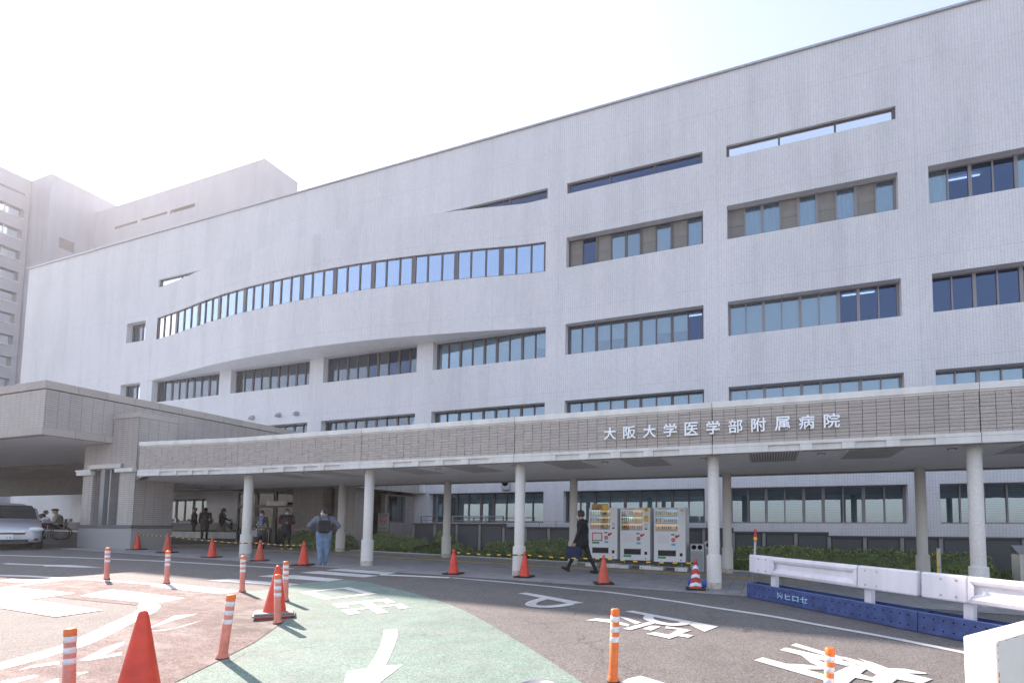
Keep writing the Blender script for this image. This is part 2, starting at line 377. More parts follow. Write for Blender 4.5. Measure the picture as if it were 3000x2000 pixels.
strip('lane_line', [(0,243),(180,215),(430,180),(640,158),(870,172),(1150,192),(1420,215)], .14, WPAINT, .0095, z7)
strip('lane_line', [(-400,1000),(0,912),(350,815),(700,705),(1120,505),(1240,450),(1290,405),(1262,382),(1200,385)], .24, WPAINT, .0075, z7)
for p in ([(1265,592),(1500,478),(1700,460),(1500,515),(1290,583)], [(1275,612),(1500,585),(1760,510),(1560,575),(1400,605)], [(680,862),(900,755),(1075,698),(1065,725),(900,815)],
          [(690,868),(1050,788),(1045,815),(760,862)], [(150,950),(270,905),(515,868),(510,893),(260,925)], [(0,1042),(300,985),(330,1000),(60,1075)], [(370,1058),(505,1012),(505,1060)], [(660,965),(770,958),(670,990)]):
    paint('hatch_line', [p], z7, WPAINT, .0075)
for p in ([(0,525),(90,505),(330,515),(560,508),(420,522),(130,535)], [(0,478),(200,480),(520,500),(480,508),(190,492),(0,486)]):
    paint('hatch_line', [p], z21, WPAINT, .0075)
strip('lane_line', [(-100,1622),(0,1625),(240,1633),(478,1643),(670,1654),(857,1665)], .16, WPAINT, .007)
strip('lane_line', [(1324,1691),(1500,1706),(1700,1725.5),(1798,1735),(1950,1756),(2097,1779),(2250,1802),(2400,1829),(2600,1865),(2821,1909),(3000,1946)], .13, WPAINT, .007)
paint('arrow_marking', [[(10,392),(60,388),(340,400),(520,402),(620,408),(790,422),(600,420),(340,412),(330,406),(60,397)]], z21, WPAINT, .007)
paint('arrow_marking', [[(845,900),(950,890),(957,930),(930,1020),(890,1110),(862,1172),(995,1163),(760,1345),(560,1480),(500,1460),(567,1210),(718,1192),(775,1110),(820,1020),(845,930)]], z22, WPAINT, .007)
paint('box_marking', [[(53,145),(540,97),(490,113),(185,140)], [(540,97),(825,162),(695,160),(490,113)], [(825,162),(300,220),(375,198),(695,160)], [(300,220),(53,145),(185,140),(375,198)]], z6, WPAINT, .007)
paint('exit_marking', [[(380,262),(925,208),(960,224),(420,284)], [(380,262),(505,262),(550,292),(440,303)], [(855,220),(925,208),(1008,243),(915,257)], [(645,245),(755,240),(938,345),(825,357)],
     [(468,320),(1065,258),(1087,270),(490,336)], [(468,320),(608,322),(657,352),(545,370)], [(985,272),(1065,258),(1143,298),(1045,313)]], z6, WPAINT, .007)
paint('letter_marking', [[(45,618),(110,612),(550,690),(460,700)]], z23, WPAINT, .007)
strip('letter_marking', [(262,654),(165,682),(145,705),(210,719),(330,717),(455,699)], .19, WPAINT, .0085, z23)
paint('kanji_marking', [[(865,757),(920,750),(1400,838),(1330,845)], [(1340,850),(1400,838),(1580,872),(1475,912)], [(565,825),(640,810),(740,815),(900,855),(890,872),(760,845),(650,830)],
     [(815,795),(880,805),(990,840),(950,856)], [(850,888),(1040,838),(1100,846),(905,900)], [(1000,890),(1060,865),(1140,873),(1065,903)],
     [(1025,927),(1100,915),(1200,935),(1270,895),(1170,885),(1180,870),(1375,900),(1300,925),(1390,940),(1350,957),(1270,945),(1205,965)]], z23, WPAINT, .007)
strip('kanji_marking', [(1055,788),(1045,812),(1110,838),(1210,856),(1300,853),(1335,838)], .16, WPAINT, .0115, z23)
paint('kanji_marking', [[(565,1015),(605,1000),(990,1115),(950,1130)], [(480,1050),(530,1033),(815,1095),(1080,1160),(990,1172),(650,1095)], [(285,1130),(350,1107),(530,1155),(900,1260),(860,1295)],
     [(650,1095),(740,1110),(850,1160),(815,1190),(720,1150)], [(530,1155),(650,1160),(780,1175),(860,1200),(700,1200),(620,1180)], [(915,1100),(980,1105),(1300,1190),(1650,1275),(1570,1310),(1240,1250),(1080,1165)],
     [(1080,1115),(1190,1145),(1310,1190),(1440,1195),(1610,1228),(1600,1235),(1490,1230),(1250,1200)], [(890,1230),(1040,1160),(1155,1190),(985,1320),(870,1320)], [(1240,1232),(1395,1262),(1290,1345),(1150,1345),(1200,1290),(1050,1262),(1100,1235),(1190,1262)],
     [(1560,1300),(1600,1285),(1500,1420),(1400,1420)]], z24, WPAINT, .007)
paint('letter_marking', [[(805,1315),(885,1270),(985,1248),(1240,1325),(1400,1420),(900,1420)]], z23, WPAINT, .007)
# curb stones in line with the crossing
for i in range(9):
    a = G(1128+i*22, 1683.5+i*.95); mbk = MB(); mbk.box((a.x-.12, a.y-.05, a.z), (a.x+.12, a.y+.05, a.z+.016), CONC); mbk.obj('edge_stone', road)
mh = MB(); c = G(1572, 2014); mh.lathe([(.19, .012), (.185, .02), (.165, .02), (.16, .014), (.0, .014)], METAL, 32, (c.x, c.y, c.z)); mh.obj('manhole_cover', road)

# walkway: sheet + slabs laid one by one
def wy0(x):   # road-side edge of the paving
    return 10.42 if x < 0 else 10.42
wk = MB(); wk.quad([(x, y, gz(x, y)+.004) for x, y in ((-24,10.35),(14,10.35),(14,15.7),(-24,15.7))], JOINT); walk = struct(wk.obj('walkway'))
sb = []
for mm in (SLAB, SLABB):
    m1 = MB(); m1.box((-.146,-.146,0), (.146,.146,.03), mm); sb.append(m1.mesh('paving_slab'))
cells = []
for i in range(int(38/.3)):
    for j in range(17):
        x = -23.85+.3*i; y = 10.52+.3*j
        if abs(y-13.82) < .14: continue
        cells.append((math.hypot(x, y), x, y))
cells.sort(); tilt = (math.atan(GY), -math.atan(-GX)*-1*-1, 0)
rest = MB()
for k, (d, x, y) in enumerate(cells):
    z = gz(x, y)-.012+random.uniform(-.0012, .0012)
    if k < 290: inst('paving_slab', random.choice(sb), walk, (x, y, z), (math.atan(GY), math.atan(-GX), 0))
    else:
        s_ = .146; i_ = rest.mi(random.choice((SLAB, SLABB, SLAB)))
        vs = [rest.bm.verts.new((x+a*s_, y+b*s_, gz(x+a*s_, y+b*s_)+.018+random.uniform(-.001,.001))) for a, b in ((-1,-1),(1,-1),(1,1),(-1,1))]
        vl = [rest.bm.verts.new((v.co.x, v.co.y, v.co.z-.02)) for v in vs]
        for q in ([vs[0],vs[1],vs[2],vs[3]],)+tuple([vl[a], vl[(a+1)%4], vs[(a+1)%4], vs[a]] for a in range(4)):
            f = rest.bm.faces.new(q); f.material_index = i_
rest.obj('paving_slab', walk, stuff=True)
m1 = MB(); m1.box((-.147,-.147,0), (.147,.147,.028), TACT)
for a in range(-2, 3):
    m1.box((-.125, a*.055-.011, .028), (.125, a*.055+.011, .033), TACT)
tm = m1.mesh('tactile_tile')
for i in range(100):
    x = -23.85+.3*i; inst('tactile_tile', tm, walk, (x, 13.82, gz(x, 13.82)-.008), (math.atan(GY), math.atan(-GX), 0))
gb = MB(); gb.quad([(x, y, gz(x, y)+.02) for x, y in ((-24,15.72),(14,15.72),(14,19.8),(-24,19.8))], SOIL); bed = struct(gb.obj('garden_bed'))
gk = MB(); gk.box((-19.5, 15.62, .0), (14, 15.72, .1), CONC2)
for v in gk.bm.verts: v.co.z = gz(v.co.x, v.co.y)+(.03 if v.co.z > .05 else -.05)
gk.obj('garden_edging', bed)

# ------------------------------------------------------------------ hospital building
YF = 19.84
hosp = thing('hospital_building', 'long white tiled hospital block with a bulging curved band of blue windows', 'building', (0, 0, 0))
def wall_cells(mb, x0, x1, z0, z1, ops, Y, depth, m, rm=None):
    xs = sorted(set([x0, x1]+[o[0] for o in ops]+[o[1] for o in ops])); zs = sorted(set([z0, z1]+[o[2] for o in ops]+[o[3] for o in ops]))
    xs = [x for x in xs if x0 <= x <= x1]; zs = [z for z in zs if z0 <= z <= z1]
    for i in range(len(xs)-1):
        for j in range(len(zs)-1):
            cx, cz = (xs[i]+xs[i+1])/2, (zs[j]+zs[j+1])/2
            if any(o[0] < cx < o[1] and o[2] < cz < o[3] for o in ops): continue
            mb.quad([(xs[i],Y,zs[j]),(xs[i+1],Y,zs[j]),(xs[i+1],Y,zs[j+1]),(xs[i],Y,zs[j+1])], m)
    rm = rm or m
    for o in ops:
        if len(o) > 4: continue
        a, b, c, d = o; Z = Y+depth
        mb.quad([(a,Y,c),(b,Y,c),(b,Z,c),(a,Z,c)], rm); mb.quad([(a,Z,d),(b,Z,d),(b,Y,d),(a,Y,d)], rm)
        mb.quad([(a,Y,c),(a,Z,c),(a,Z,d),(a,Y,d)], rm); mb.quad([(b,Z,c),(b,Y,c),(b,Y,d),(b,Z,d)], rm)
bays = [(5.68-7.18*k, 5.68-7.18*k+6.2) for k in range(-1, 7)]
ROWS = {1: (1.72, 3.12), 2: (5.75, 7.19), 3: (9.29, 10.72), 4: (13.35, 14.78), 5: (16.87, 17.38)}
B0, B1 = -38.2, -9.66        # extent of the bulging band
ZB, ZT = 10.74, 16.80
wins = []; ops = []
for k, (a, b) in enumerate(bays):
    for r_, (c_, d_) in ROWS.items():
        if r_ == 4 and a < -9: continue
        if r_ == 5 and (a < -37.5 or -37 < a < -16): continue
        if r_ == 5 and a > 5: continue
        if r_ == 1 and a < -16: continue
        if r_ == 3 and a < -37: a2, b2 = a, b
        wins.append((r_, k-1, a, b, c_, d_)); ops.append((a, b, c_, d_))
extra = [(4, 'x', -40.36, -38.45, 13.5, 14.83), (3, 'x', -40.6, -38.6, 9.29, 10.72), (1, 'e', -36.4, -31.7, 1.75, 3.1)]
for e in extra: wins.append(e); ops.append(e[2:])
wl = MB()
wall_cells(wl, -52.5, 14, -.6, 20.6, ops+[(B0, B1, ZB, ZT, 1)], YF, .42, WALL)
wl.quad([(-52.5,45,-.6),(-52.5,YF,-.6),(-52.5,YF,20.6),(-52.5,45,20.6)], WALL)
wl.quad([(14,YF,-.6),(14,45,-.6),(14,45,20.6),(14,YF,20.6)], WALL)
wl.quad([(14,45,-.6),(-52.5,45,-.6),(-52.5,45,20.6),(14,45,20.6)], WALL)
wl.obj('wall', hosp)
BP = [(-38.2,0),(-37.2,.06),(-36.3,.17),(-34.5,.38),(-32.6,.66),(-30.5,.93),(-28.5,1.12),(-26,1.26),(-23.5,1.31),(-21,1.27),(-18.8,1.15),(-16.5,.93),(-14.8,.71),(-13.1,.47),(-11.9,.27),(-10.8,.1),(-9.66,0)]
def bulge(x):
    if x <= B0 or x >= B1: return 0
    for i in range(len(BP)-1):
        if BP[i][0] <= x <= BP[i+1][0]:
            p = [BP[max(0,i-1)], BP[i], BP[i+1], BP[min(len(BP)-1,i+2)]]
            h = p[2][0]-p[1][0]; t = (x-p[1][0])/h
            m0 = (p[2][1]-p[0][1])/(p[2][0]-p[0][0])*h; m1 = (p[3][1]-p[1][1])/(p[3][0]-p[1][0])*h
            return (2*t**3-3*t*t+1)*p[1][1]+(t**3-2*t*t+t)*m0+(-2*t**3+3*t*t)*p[2][1]+(t**3-t*t)*m1
S0, S1, SZ0, SZ1 = -37.15, -9.72, 13.36, 14.79
xs = sorted(set([B0, S0, S1, B1]+[B0+(B1-B0)*i/90 for i in range(91)]))
cw = MB()
def cq(x0, x1, z0, z1, sm=True):
    y0, y1 = YF-bulge(x0), YF-bulge(x1); f = cw.quad([(x0,y0,z0),(x1,y1,z0),(x1,y1,z1),(x0,y0,z1)], WALL)
    return f
for i in range(len(xs)-1):
    a, b = xs[i], xs[i+1]
    cq(a, b, ZB, SZ0); cq(a, b, SZ1, ZT)
    if b <= S0+1e-6 or a >= S1-1e-6: cq(a, b, SZ0, SZ1)
    ya, yb = YF-bulge(a), YF-bulge(b)
    cw.quad([(a,YF+.002,ZB),(b,YF+.002,ZB),(b,yb,ZB),(a,ya,ZB)], SOFFIT)
    cw.quad([(a,ya,ZT),(b,yb,ZT),(b,YF,ZT+.03),(a,YF,ZT+.03)], CONC)
    if S0-1e-6 <= a and b <= S1+1e-6:
        for z_ in (SZ0, SZ1): cw.quad([(a,ya,z_),(b,yb,z_),(b,yb+.25,z_),(a,ya+.25,z_)], WALL)
bmesh.ops.remove_doubles(cw.bm, verts=cw.bm.verts, dist=.0005)
cw.obj('curved_wall', hosp)
# roof, parapet coping, interior
rf = MB(); rf.box((-52.4, YF+.1, 20.3), (13.9, 44.9, 20.45), CONC2); rf.obj('roof', hosp)
cp = MB(); cp.box((-52.56, YF-.07, 20.6), (14, YF+.45, 20.68), METAL); cp.box((-52.57, YF+.46, 20.6), (-52.0, 45, 20.68), METAL); cp.obj('coping', hosp)
it = MB()
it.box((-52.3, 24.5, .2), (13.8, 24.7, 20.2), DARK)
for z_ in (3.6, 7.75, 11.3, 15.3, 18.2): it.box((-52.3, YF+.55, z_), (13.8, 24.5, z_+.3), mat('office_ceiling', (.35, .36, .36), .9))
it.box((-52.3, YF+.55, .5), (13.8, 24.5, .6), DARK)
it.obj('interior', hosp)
def pane_mesh_make(w_, h_, m):
    mb = MB(); mb.box((0,-.006,0), (w_,.006,h_), m); return mb.mesh('pane')
PM = {}
def window(parent, pts, z0, z1, kinds, thick=(), depth=.0, fr=FRAME, name='window', fw=.05, tw=.11, lit=False):
    """pts: mullion points (x,y) left to right; kinds: infill of each pane"""
    mb = MB(); n = len(pts)
    for i, (x, y) in enumerate(pts):
        w_ = (tw if i in thick else fw)/2
        if i in (0, n-1): w_ = fw/2+.02
        j0 = max(0, i-1); j1 = min(n-1, i+1); a = math.atan2(pts[j1][1]-pts[j0][1], pts[j1][0]-pts[j0][0])
        off = w_ if i == 0 else (-w_ if i == n-1 else 0)
        cx, cy = x+off*math.cos(a), y+off*math.sin(a)
        mb.box((cx-w_, cy-.05, z0), (cx+w_, cy+.05, z1), fr, a, (cx, cy, 0))
    for i in range(n-1):
        (xa, ya), (xb, yb) = pts[i], pts[i+1]; L_ = math.hypot(xb-xa, yb-ya); a = math.atan2(yb-ya, xb-xa)
        for (c_, d_) in ((z0, z0+.05), (z1-.05, z1)):
            mb.box((xa, ya-.035, c_), (xa+L_, ya+.035, d_), fr, a, (xa, ya, 0))
    W = mb.obj(name, parent)
    for i in range(n-1):
        (xa, ya), (xb, yb) = pts[i], pts[i+1]; L_ = math.hypot(xb-xa, yb-ya); a = math.atan2(yb-ya, xb-xa)
        k = kinds[i % len(kinds)]
        gm_ = {'blue': GLB, 'white': GLW, 'dark': GLD, 'pale': GLW}.get(k, GL)
        key = (round(L_, 3), round(z1-z0, 3), gm_.name)
        if k == 'panel':
            key = key+('p',)
            if key not in PM:
                m_ = MB(); m_.box((0,-.012,0), (L_,.012,(z1-z0)*.47), PANEL); m_.box((0,-.012,(z1-z0)*.47+.012), (L_,.012,z1-z0), PANEL); m_.box((0,.0,0), (L_,.01,z1-z0), FRAMED); PM[key] = m_.mesh('infill_panel')
            inst('infill_panel', PM[key], W, (xa, ya, z0), (0,0,a)); continue
        if key not in PM: PM[key] = pane_mesh_make(L_, z1-z0, gm_)
        inst('pane', PM[key], W, (xa, ya, z0), (0,0,a))
        h = z1-z0
        if k in ('blind', 'half', 'grey', 'curtain', 'curtb'):
            zb = {'half': .45, 'grey': .0, 'blind': 0}.get(k, .02)*h + (random.uniform(0, .06)*h if k == 'blind' else 0)
            bm_ = {'grey': BLINDD, 'curtain': CURT, 'curtb': CURTB}.get(k, BLIND)
            m_ = MB()
            if k in ('curtain', 'curtb'):
                zb = h*.22
                nn = 16
                for q in range(nn):
                    u0, u1 = L_*q/nn, L_*(q+1)/nn; y0_, y1_ = .14+.025*math.sin(q*1.9), .14+.025*math.sin((q+1)*1.9)
                    m_.quad([(u0,y0_,zb),(u1,y1_,zb),(u1,y1_,h),(u0,y0_,h)], bm_)
            elif k == 'grey':
                ns = 22
                for q in range(ns):
                    z_ = h*q/ns; m_.box((.03,.12,z_), (L_-.03,.135,z_+h/ns*.78), bm_)
            else: m_.box((.0,.12,zb), (L_,.125,h), bm_)
            o = m_.obj('curtain' if k.startswith('curt') else 'blind', W); o.location = (xa, ya, z0); o.rotation_euler = (0,0,a)
    return W
def bay_pts(a, b, single=2):
    """nine lights: pairs between heavy mullions, one single"""
    unit = (b-a)/9; g = [2]*4; g.insert(single, 1)
    pts = [a]; th = []
    for q, c_ in enumerate(g):
        for _ in range(c_): pts.append(pts[-1]+unit)
        th.append(len(pts)-1)
    return [(x, YF+.36) for x in pts], th[:-1]
random.seed(3)
for (r_, k, a, b, c_, d_) in wins:
    if k == 'x':
        window(hosp, [(a, YF+.36), (a+(b-a)*.55, YF+.36), (b, YF+.36)], c_, d_, ['half', 'pale'], fr=FRAMED); continue
    if k == 'e':
        window(hosp, [(a+(b-a)*q/6, YF+.3) for q in range(7)], c_, d_, ['blind'], (2, 4), fr=FRAMED); continue
    pts, th = bay_pts(a, b, 3 if (k, r_) in ((1, 3),) else 2)
    if r_ == 5:
        pts = [(a+(b-a)*q/3, YF+.14) for q in range(4)]
        kinds = {1: ['white'], 2: ['dark'], 3: ['dark']}.get(k, ['white'])  # white strips have glare put into their glass colour
        window(hosp, pts, c_, d_, kinds, (), fr=FRAMED, fw=.07); continue
    if r_ == 1: kinds = ['grey'] if k in (0, 1) else ['blind']
    elif r_ == 2: kinds = ['blind'] if k > -3 else ['half']
    elif r_ == 3:
        kinds = {-1: ['blind'], 0: ['dark'], 1: ['blind']*6+['dark','dark','dark'], 2: ['blind','blind','half','half','blind','blind','half','half','dark'], 3: ['blind']*8+['half']}.get(k, ['half'] if k > 4 else ['half','half','blind','half','dark','half','dark','dark','half'])
    else:
        kinds = {0: ['curtain','dark','dark','dark','curtain','curtain','dark','dark','dark'], 1: ['panel','curtb','curtb','panel','curtb','panel','curtb','panel','curtb'], 2: ['panel','dark','panel','blind','grey','panel','blind','panel','curtb']}.get(k, ['curtb'])
    window(hosp, pts, c_, d_, kinds, th, fr=FRAME if k < 2 else FRAMED)
# curved ribbon: twelve groups of three lights
gx = [-37.15, -34.9, -32.3, -30.1, -27.75, -25.6, -23.35, -21.1, -18.75, -16.45, -14.2, -11.95, -9.72]
for i in range(12):
    a, b = gx[i], gx[i+1]
    pts = [(a+(b-a)*q/3, YF-bulge(a+(b-a)*q/3)+.09) for q in range(4)]
    window(hosp, pts, SZ0, SZ1, ['white'] if i < 1 else ['blue'], (), fr=FRAMED, fw=.07, name='window')  # sky blue and left-end glare are put into the glass tints
# ceiling lights seen through the glass
for (x, y, z) in ((-5.8, 21.8, 11.25), (-3.4, 21.8, 11.25), (2.2, 21.4, 11.25), (3.6, 21.8, 11.25), (-17.9, 21.6, 11.25), (-20.2, 21.6, 11.25), (7.3, 21.6, 15.25), (.2, 22, 3.55), (1.0, 22.6, 3.55)):
    m_ = MB(); m_.box((x-.6, y, z-.05), (x+.6, y+.06, z-.01), LIGHTM); m_.obj('ceiling_light', hosp)
# round exhaust hoods and box vent
for px, py in ((742,1227), (819,1219.5), (872,1215)):
    p = F(px, py, YF); m_ = MB()
    for q in range(5):
        t0, t1 = q*18, (q+1)*18
        a0 = (math.sin(rad(t0))*.16, math.cos(rad(t0))*.16); a1 = (math.sin(rad(t1))*.16, math.cos(rad(t1))*.16)
        m_.tube((p.x, p.y-a0[0], p.z-.05+a0[1]*.9), (p.x, p.y-a1[0], p.z-.05+a1[1]*.9), .12, .12, METAL, 12, caps=(q in (0, 4)))
    m_.obj('exhaust_hood', hosp)
p = F(1485, 1420, YF); m_ = MB(); m_.box((p.x-.2, YF-.16, p.z-.24), (p.x+.2, YF, p.z+.12), METAL); m_.tube((p.x, YF-.16, p.z+.12), (p.x, YF, p.z+.12), .2, .2, METAL, 20); m_.obj('vent_cover', hosp, bevel=.02)

# granite plinth wall in front of the facade
gw = thing('granite_wall', 'low dark granite retaining wall with framed panels at the foot of the hospital', 'wall', (0, 18.6, 0))
def gpanels(x0, x1, top):
    n = max(1, round((x1-x0)/1.06)); s_ = (x1-x0)/n
    b_ = MB(); b_.box((x0, .05, -.1), (x1, .3, top-.02), GRAND); b_.obj('core', gw)
    c_ = MB(); c_.box((x0, -.03, top-.05), (x1, .33, top), GRAND); c_.obj('cap', gw)
    for i in range(n):
        a = x0+i*s_; z0 = gz(a, 18.6)+.1
        p_ = MB(); p_.box((a+.09, .02, z0+.05), (a+s_-.09, .06, top-.1), GRAND); p_.obj('granite_panel', gw, bevel=.008, seg=1)
        q_ = MB(); q_.box((a-.055, -.005, z0-.15), (a+.055, .055, top-.055), GRAN); q_.obj('pilaster', gw)
for a, b, t_ in ((-15.7, -10.95, 1.67), (-10.94, -1.3, 1.53), (-1.29, 1.95, 1.40), (1.96, 12, 1.28)): gpanels(a, b, t_)
hr = thing('handrail', 'thin steel handrail on the taller left end of the granite wall', 'railing', (0, 18.72, 0))
m_ = MB(); m_.tube((-15.4, 0, 1.98), (-11, 0, 1.98), .02, .02, STEEL, 8); m_.tube((-15.4, 0, 1.80), (-11, 0, 1.80), .012, .012, STEEL, 8); m_.obj('rail', hr)
for i in range(6):
    m_ = MB(); x = -15.35+i*.86; m_.box((x-.02, -.03, 1.67), (x+.02, .03, 1.98), STEEL); m_.obj('post', hr)
hr2 = thing('handrail', 'low steel cable rail on the granite wall behind the vending machines', 'railing', (0, 18.72, 0))
m_ = MB(); m_.tube((-10.9, 0, 1.76), (-1.4, 0, 1.74), .008, .008, STEEL, 6); m_.tube((-10.9, 0, 1.62), (-1.4, 0, 1.61), .008, .008, STEEL, 6); m_.obj('rail', hr2)
for i in range(13):
    m_ = MB(); x = -10.85+i*.78; m_.box((x-.015, -.015, 1.53), (x+.015, .015, 1.78), STEEL); m_.obj('post', hr2)

# ------------------------------------------------------------------ high ward block behind
ward = thing('ward_block', 'tall grey hospital wing rising behind the roof with a stepped corner', 'building')
XA, XB1 = -101.45, -106.45
wb = MB(); TOPB = 51.2
wall_cells(wb, -101.45, -64.28, 0, TOPB, [(-96.2,-90.8,47.45,47.85,1),(-89.9,-83.9,47.45,47.85,1),(-83.2,-77.9,47.25,47.85,1)], 45, .8, TOWER)
wb.quad([(-64.28,45,0),(-64.28,49.9,0),(-64.28,49.9,TOPB),(-64.28,45,TOPB)], TOWER)
wb.quad([(-64.28,49.9,0),(-101,49.9,0),(-101,49.9,TOPB),(-64.28,49.9,TOPB)], TOWER)
wb.quad([(-64.28,45,TOPB),(-64.28,49.9,TOPB),(-101.4,49.9,TOPB),(-101.4,45,TOPB)], CONC2)
wb.obj('wall', ward)
wb = MB(); wb.box((-112, 39.83, 0), (XA, 62, 54.05), TOWER); wb.obj('stair_tower', ward)
wb = MB()
wb.box((-125, 20, 0), (-107.2, 39.82, 54.1), TOWER); wb.obj('side_wing', ward)
for a, b, z0_, z1_ in ((-96.2,-90.8,47.45,47.85),(-89.9,-83.9,47.45,47.85),(-83.2,-77.9,47.25,47.85)):
    m_ = MB(); m_.box((a, 45.5, z0_), (b, 45.6, z1_), WBOX); m_.obj('opening', ward)
    m_ = MB(); m_.box((a, 45.01, z1_-.12), (b, 45.5, z1_-.02), FRAME); m_.obj('louvre', ward)
m_ = MB(); m_.box((-77.4, 44.9, 44.5), (-68, 45, 45.1), FRAME); m_.obj('opening', ward)
for i in range(9):
    m_ = MB(); x = -101+i*3.9; m_.box((x, 44.93, 44.1), (x+1.6, 45, 44.45), FRAME); m_.obj('window', ward)
m_ = MB(); m_.box((XA-.02, 41.15, 43.3), (XA+.06, 42.8, 44.9), FRAME); m_.obj('window', ward)
m_ = MB(); m_.tube((-64.6, 45.2, TOPB), (-64.6, 45.2, TOPB+.9), .05, .03, METAL, 6); m_.tube((-64.9, 45.2, TOPB+.5), (-64.3, 45.2, TOPB+.5), .04, .04, METAL, 6); m_.obj('antenna', ward)
# storeys of balcony windows on the side wing
for i in range(9):
    zt = 48.6-i*3.25+.3
    m_ = MB(); m_.box((XB1-.7, 24, zt-3.2), (XB1, 39.75, zt-1.5), TOWER); m_.obj('balcony', ward)
    m_ = MB(); m_.box((XB1-.02, 24, zt-1.5), (XB1+.12, 39.2, zt-1.38), CONC); m_.obj('sill', ward)
    for j in range(10):
        y1_ = 38.9-j*1.5
        m_ = MB(); m_.box((XB1-.62, y1_-1.36, zt-1.45), (XB1-.58, y1_, zt), GLW); w_ = m_.obj('window', ward)
        m_ = MB(); m_.box((XB1-.6, y1_-1.46, zt-1.45), (XB1-.5, y1_-1.38, zt), WBOX); m_.obj('frame', w_)
    m_ = MB(); m_.box((XB1-.69, 39.2, zt-1.5), (XB1-.01, 39.74, zt+.05), TOWER); m_.obj('pier', ward)
m_ = MB(); m_.box((XB1-.69, 22, 48.95), (XB1-.005, 39.75, 53.9), TOWER); m_.obj('parapet', ward)
m_ = MB(); m_.box((XB1-.02, 24, 51.1), (XB1+.03, 39.2, 51.45), FRAME); m_.obj('window', ward)

# ------------------------------------------------------------------ covered walkway (canopy)
cw_ = thing('covered_walkway', 'long covered walkway on round columns with brown tiled fascia carrying the hospital name', 'canopy')
YC, YBk, YS = 11.2, 14.82, 10.85
TOP, BOT = 4.29, 3.14
colx = [8.75, 3.8, -1.2, -6.12, -11.04, -15.95]
def column(x, y, top):
    z0 = gz(x, y); h = top-z0
    m_ = MB(); m_.lathe([(.128, .76), (.128, h-.0)], COLM, 32); s_ = m_.obj('column', cw_, (x, y, z0))
    p_ = MB(); p_.lathe([(.166, 0), (.166, .16), (.165, .162), (.163, .74), (.158, .76), (.12, .765)], COLM, 32); p_.obj('plinth', s_)
    p_ = MB(); p_.lathe([(.168, 0.001), (.169, .15), (.166, .155)], mat('bare_plaster_foot', (.50, .45, .38), .9, nscale=12, namt=.35), 32); p_.obj('foot', s_)
for x in colx: column(x, YC, BOT); column(x+.0, YBk, BOT)
segs = [(10.5, 8.75), (8.75, 3.8), (3.8, -1.18), (-1.18, -6.1), (-6.1, -11.02), (-11.02, -16.0)]
cands = []
def fascia(ax, ay, bx, by, tiles=True):
    """a = right end, b = left end; face towards the road"""
    L_ = math.hypot(bx-ax, by-ay); ang = math.atan2(ay-by, ax-bx); g_ = .006
    def put(mb, name, bev=0):
        o = mb.obj(name, cw_, (bx, by, 0), bevel=bev, seg=1); o.rotation_euler = (0,0,ang); return o
    m_ = MB(); m_.box((g_, -.05, TOP-.135), (L_-g_, .32, TOP), CONC); m_.box((g_, -.025, TOP-.17), (L_-g_, .1, TOP-.135), CONC); put(m_, 'coping', .006)
    m_ = MB(); m_.box((g_, .03, BOT+.2), (L_-g_, .25, TOP-.17), GROUT); put(m_, 'fascia_backing')
    m_ = MB(); m_.box((g_, -.05, BOT+.13), (L_-g_, .2, BOT+.2), CONC2); m_.box((g_, .0, BOT), (L_-g_, .2, BOT+.13), CONC2); put(m_, 'lower_band', .004)
    # raised blocks between the slots
    cuts = [0, .26, .385, .475, .565, .655, 1] if L_ > 3 else [0, .3, .4, .5, .6, 1]
    k = 0; span = [(0, .235), (.36, .41), (.52, .57), (.68, .73), (.85, 1)] if L_ > 3 else [(0, .12), (.3, .36), (.55, .61), (.8, 1)]
    for a, b in span:
        m_ = MB(); m_.box((a*L_+g_, -.048, BOT-.005), (b*L_-g_, .001, BOT+.128), CONC2); put(m_, 'band_block', .004)
    n = max(1, round(L_/.2455)); s_ = (L_-2*g_)/n; rows = 11; rh = (TOP-.17-BOT-.2)/rows
    for i in range(n):
        for j in range(rows):
            lx = g_+(i+.5)*s_; z = BOT+.2+(j+.5)*rh
            wx = bx+lx*math.cos(ang); wy = by+lx*math.sin(ang)
            cands.append((math.hypot(wx, wy), wx, wy, z, ang, s_, rh))
for a, b in segs: fascia(a, YS, b, YS)
fascia(-16.0, YS, -20.1, 10.45)
cands.sort()
tmesh = []
sw, shh = cands[0][5], cands[0][6]
for q in range(6):
    m_ = MB(); m_.box((-.5, -.018, -.5), (.5, .035, .5), TILE[q % 3])
    tmesh.append(m_.mesh('fascia_tile'))
rest = MB()
for k, (d, x, y, z, ang, s_, rh) in enumerate(cands):
    pr_ = random.uniform(-.006, .006)
    if k < 295:
        o = inst('fascia_tile', random.choice(tmesh), cw_, (x, y+pr_, z), (0,0,ang), (s_-.009, 1, rh-.007))
    else:
        a = (s_-.009)/2; c_ = (rh-.007)/2
        rest.box((x-a, y-.018+pr_, z-c_), (x+a, y+.035, z+c_), random.choice(TILE), ang, (x, y, 0))
rest.obj('fascia_tile', cw_, stuff=True)
m_ = MB()
for (x0, x1) in ((-20.1, 12),):
    m_.quad([(-22, 11.3, BOT), (-22, 15.45, BOT), (12, 15.45, BOT), (12, 10.98, BOT), (-16, 10.98, BOT), (-20.1, 10.6, BOT)], SOFFIT)
m_.quad([(12, 10.9, TOP-.02), (12, 15.6, TOP-.02), (-22, 15.6, TOP-.02), (-20.1, 10.5, TOP-.02), (-16, 10.9, TOP-.02)], CONC2)
m_.obj('soffit', cw_)
m_ = MB(); m_.box((-24, 15.45, BOT-.02), (12, 15.6, TOP), BROWN); m_.box((-24, 15.28, BOT+.0), (12, 15.445, BOT+.12), BEAM); m_.obj('back_fascia', cw_)
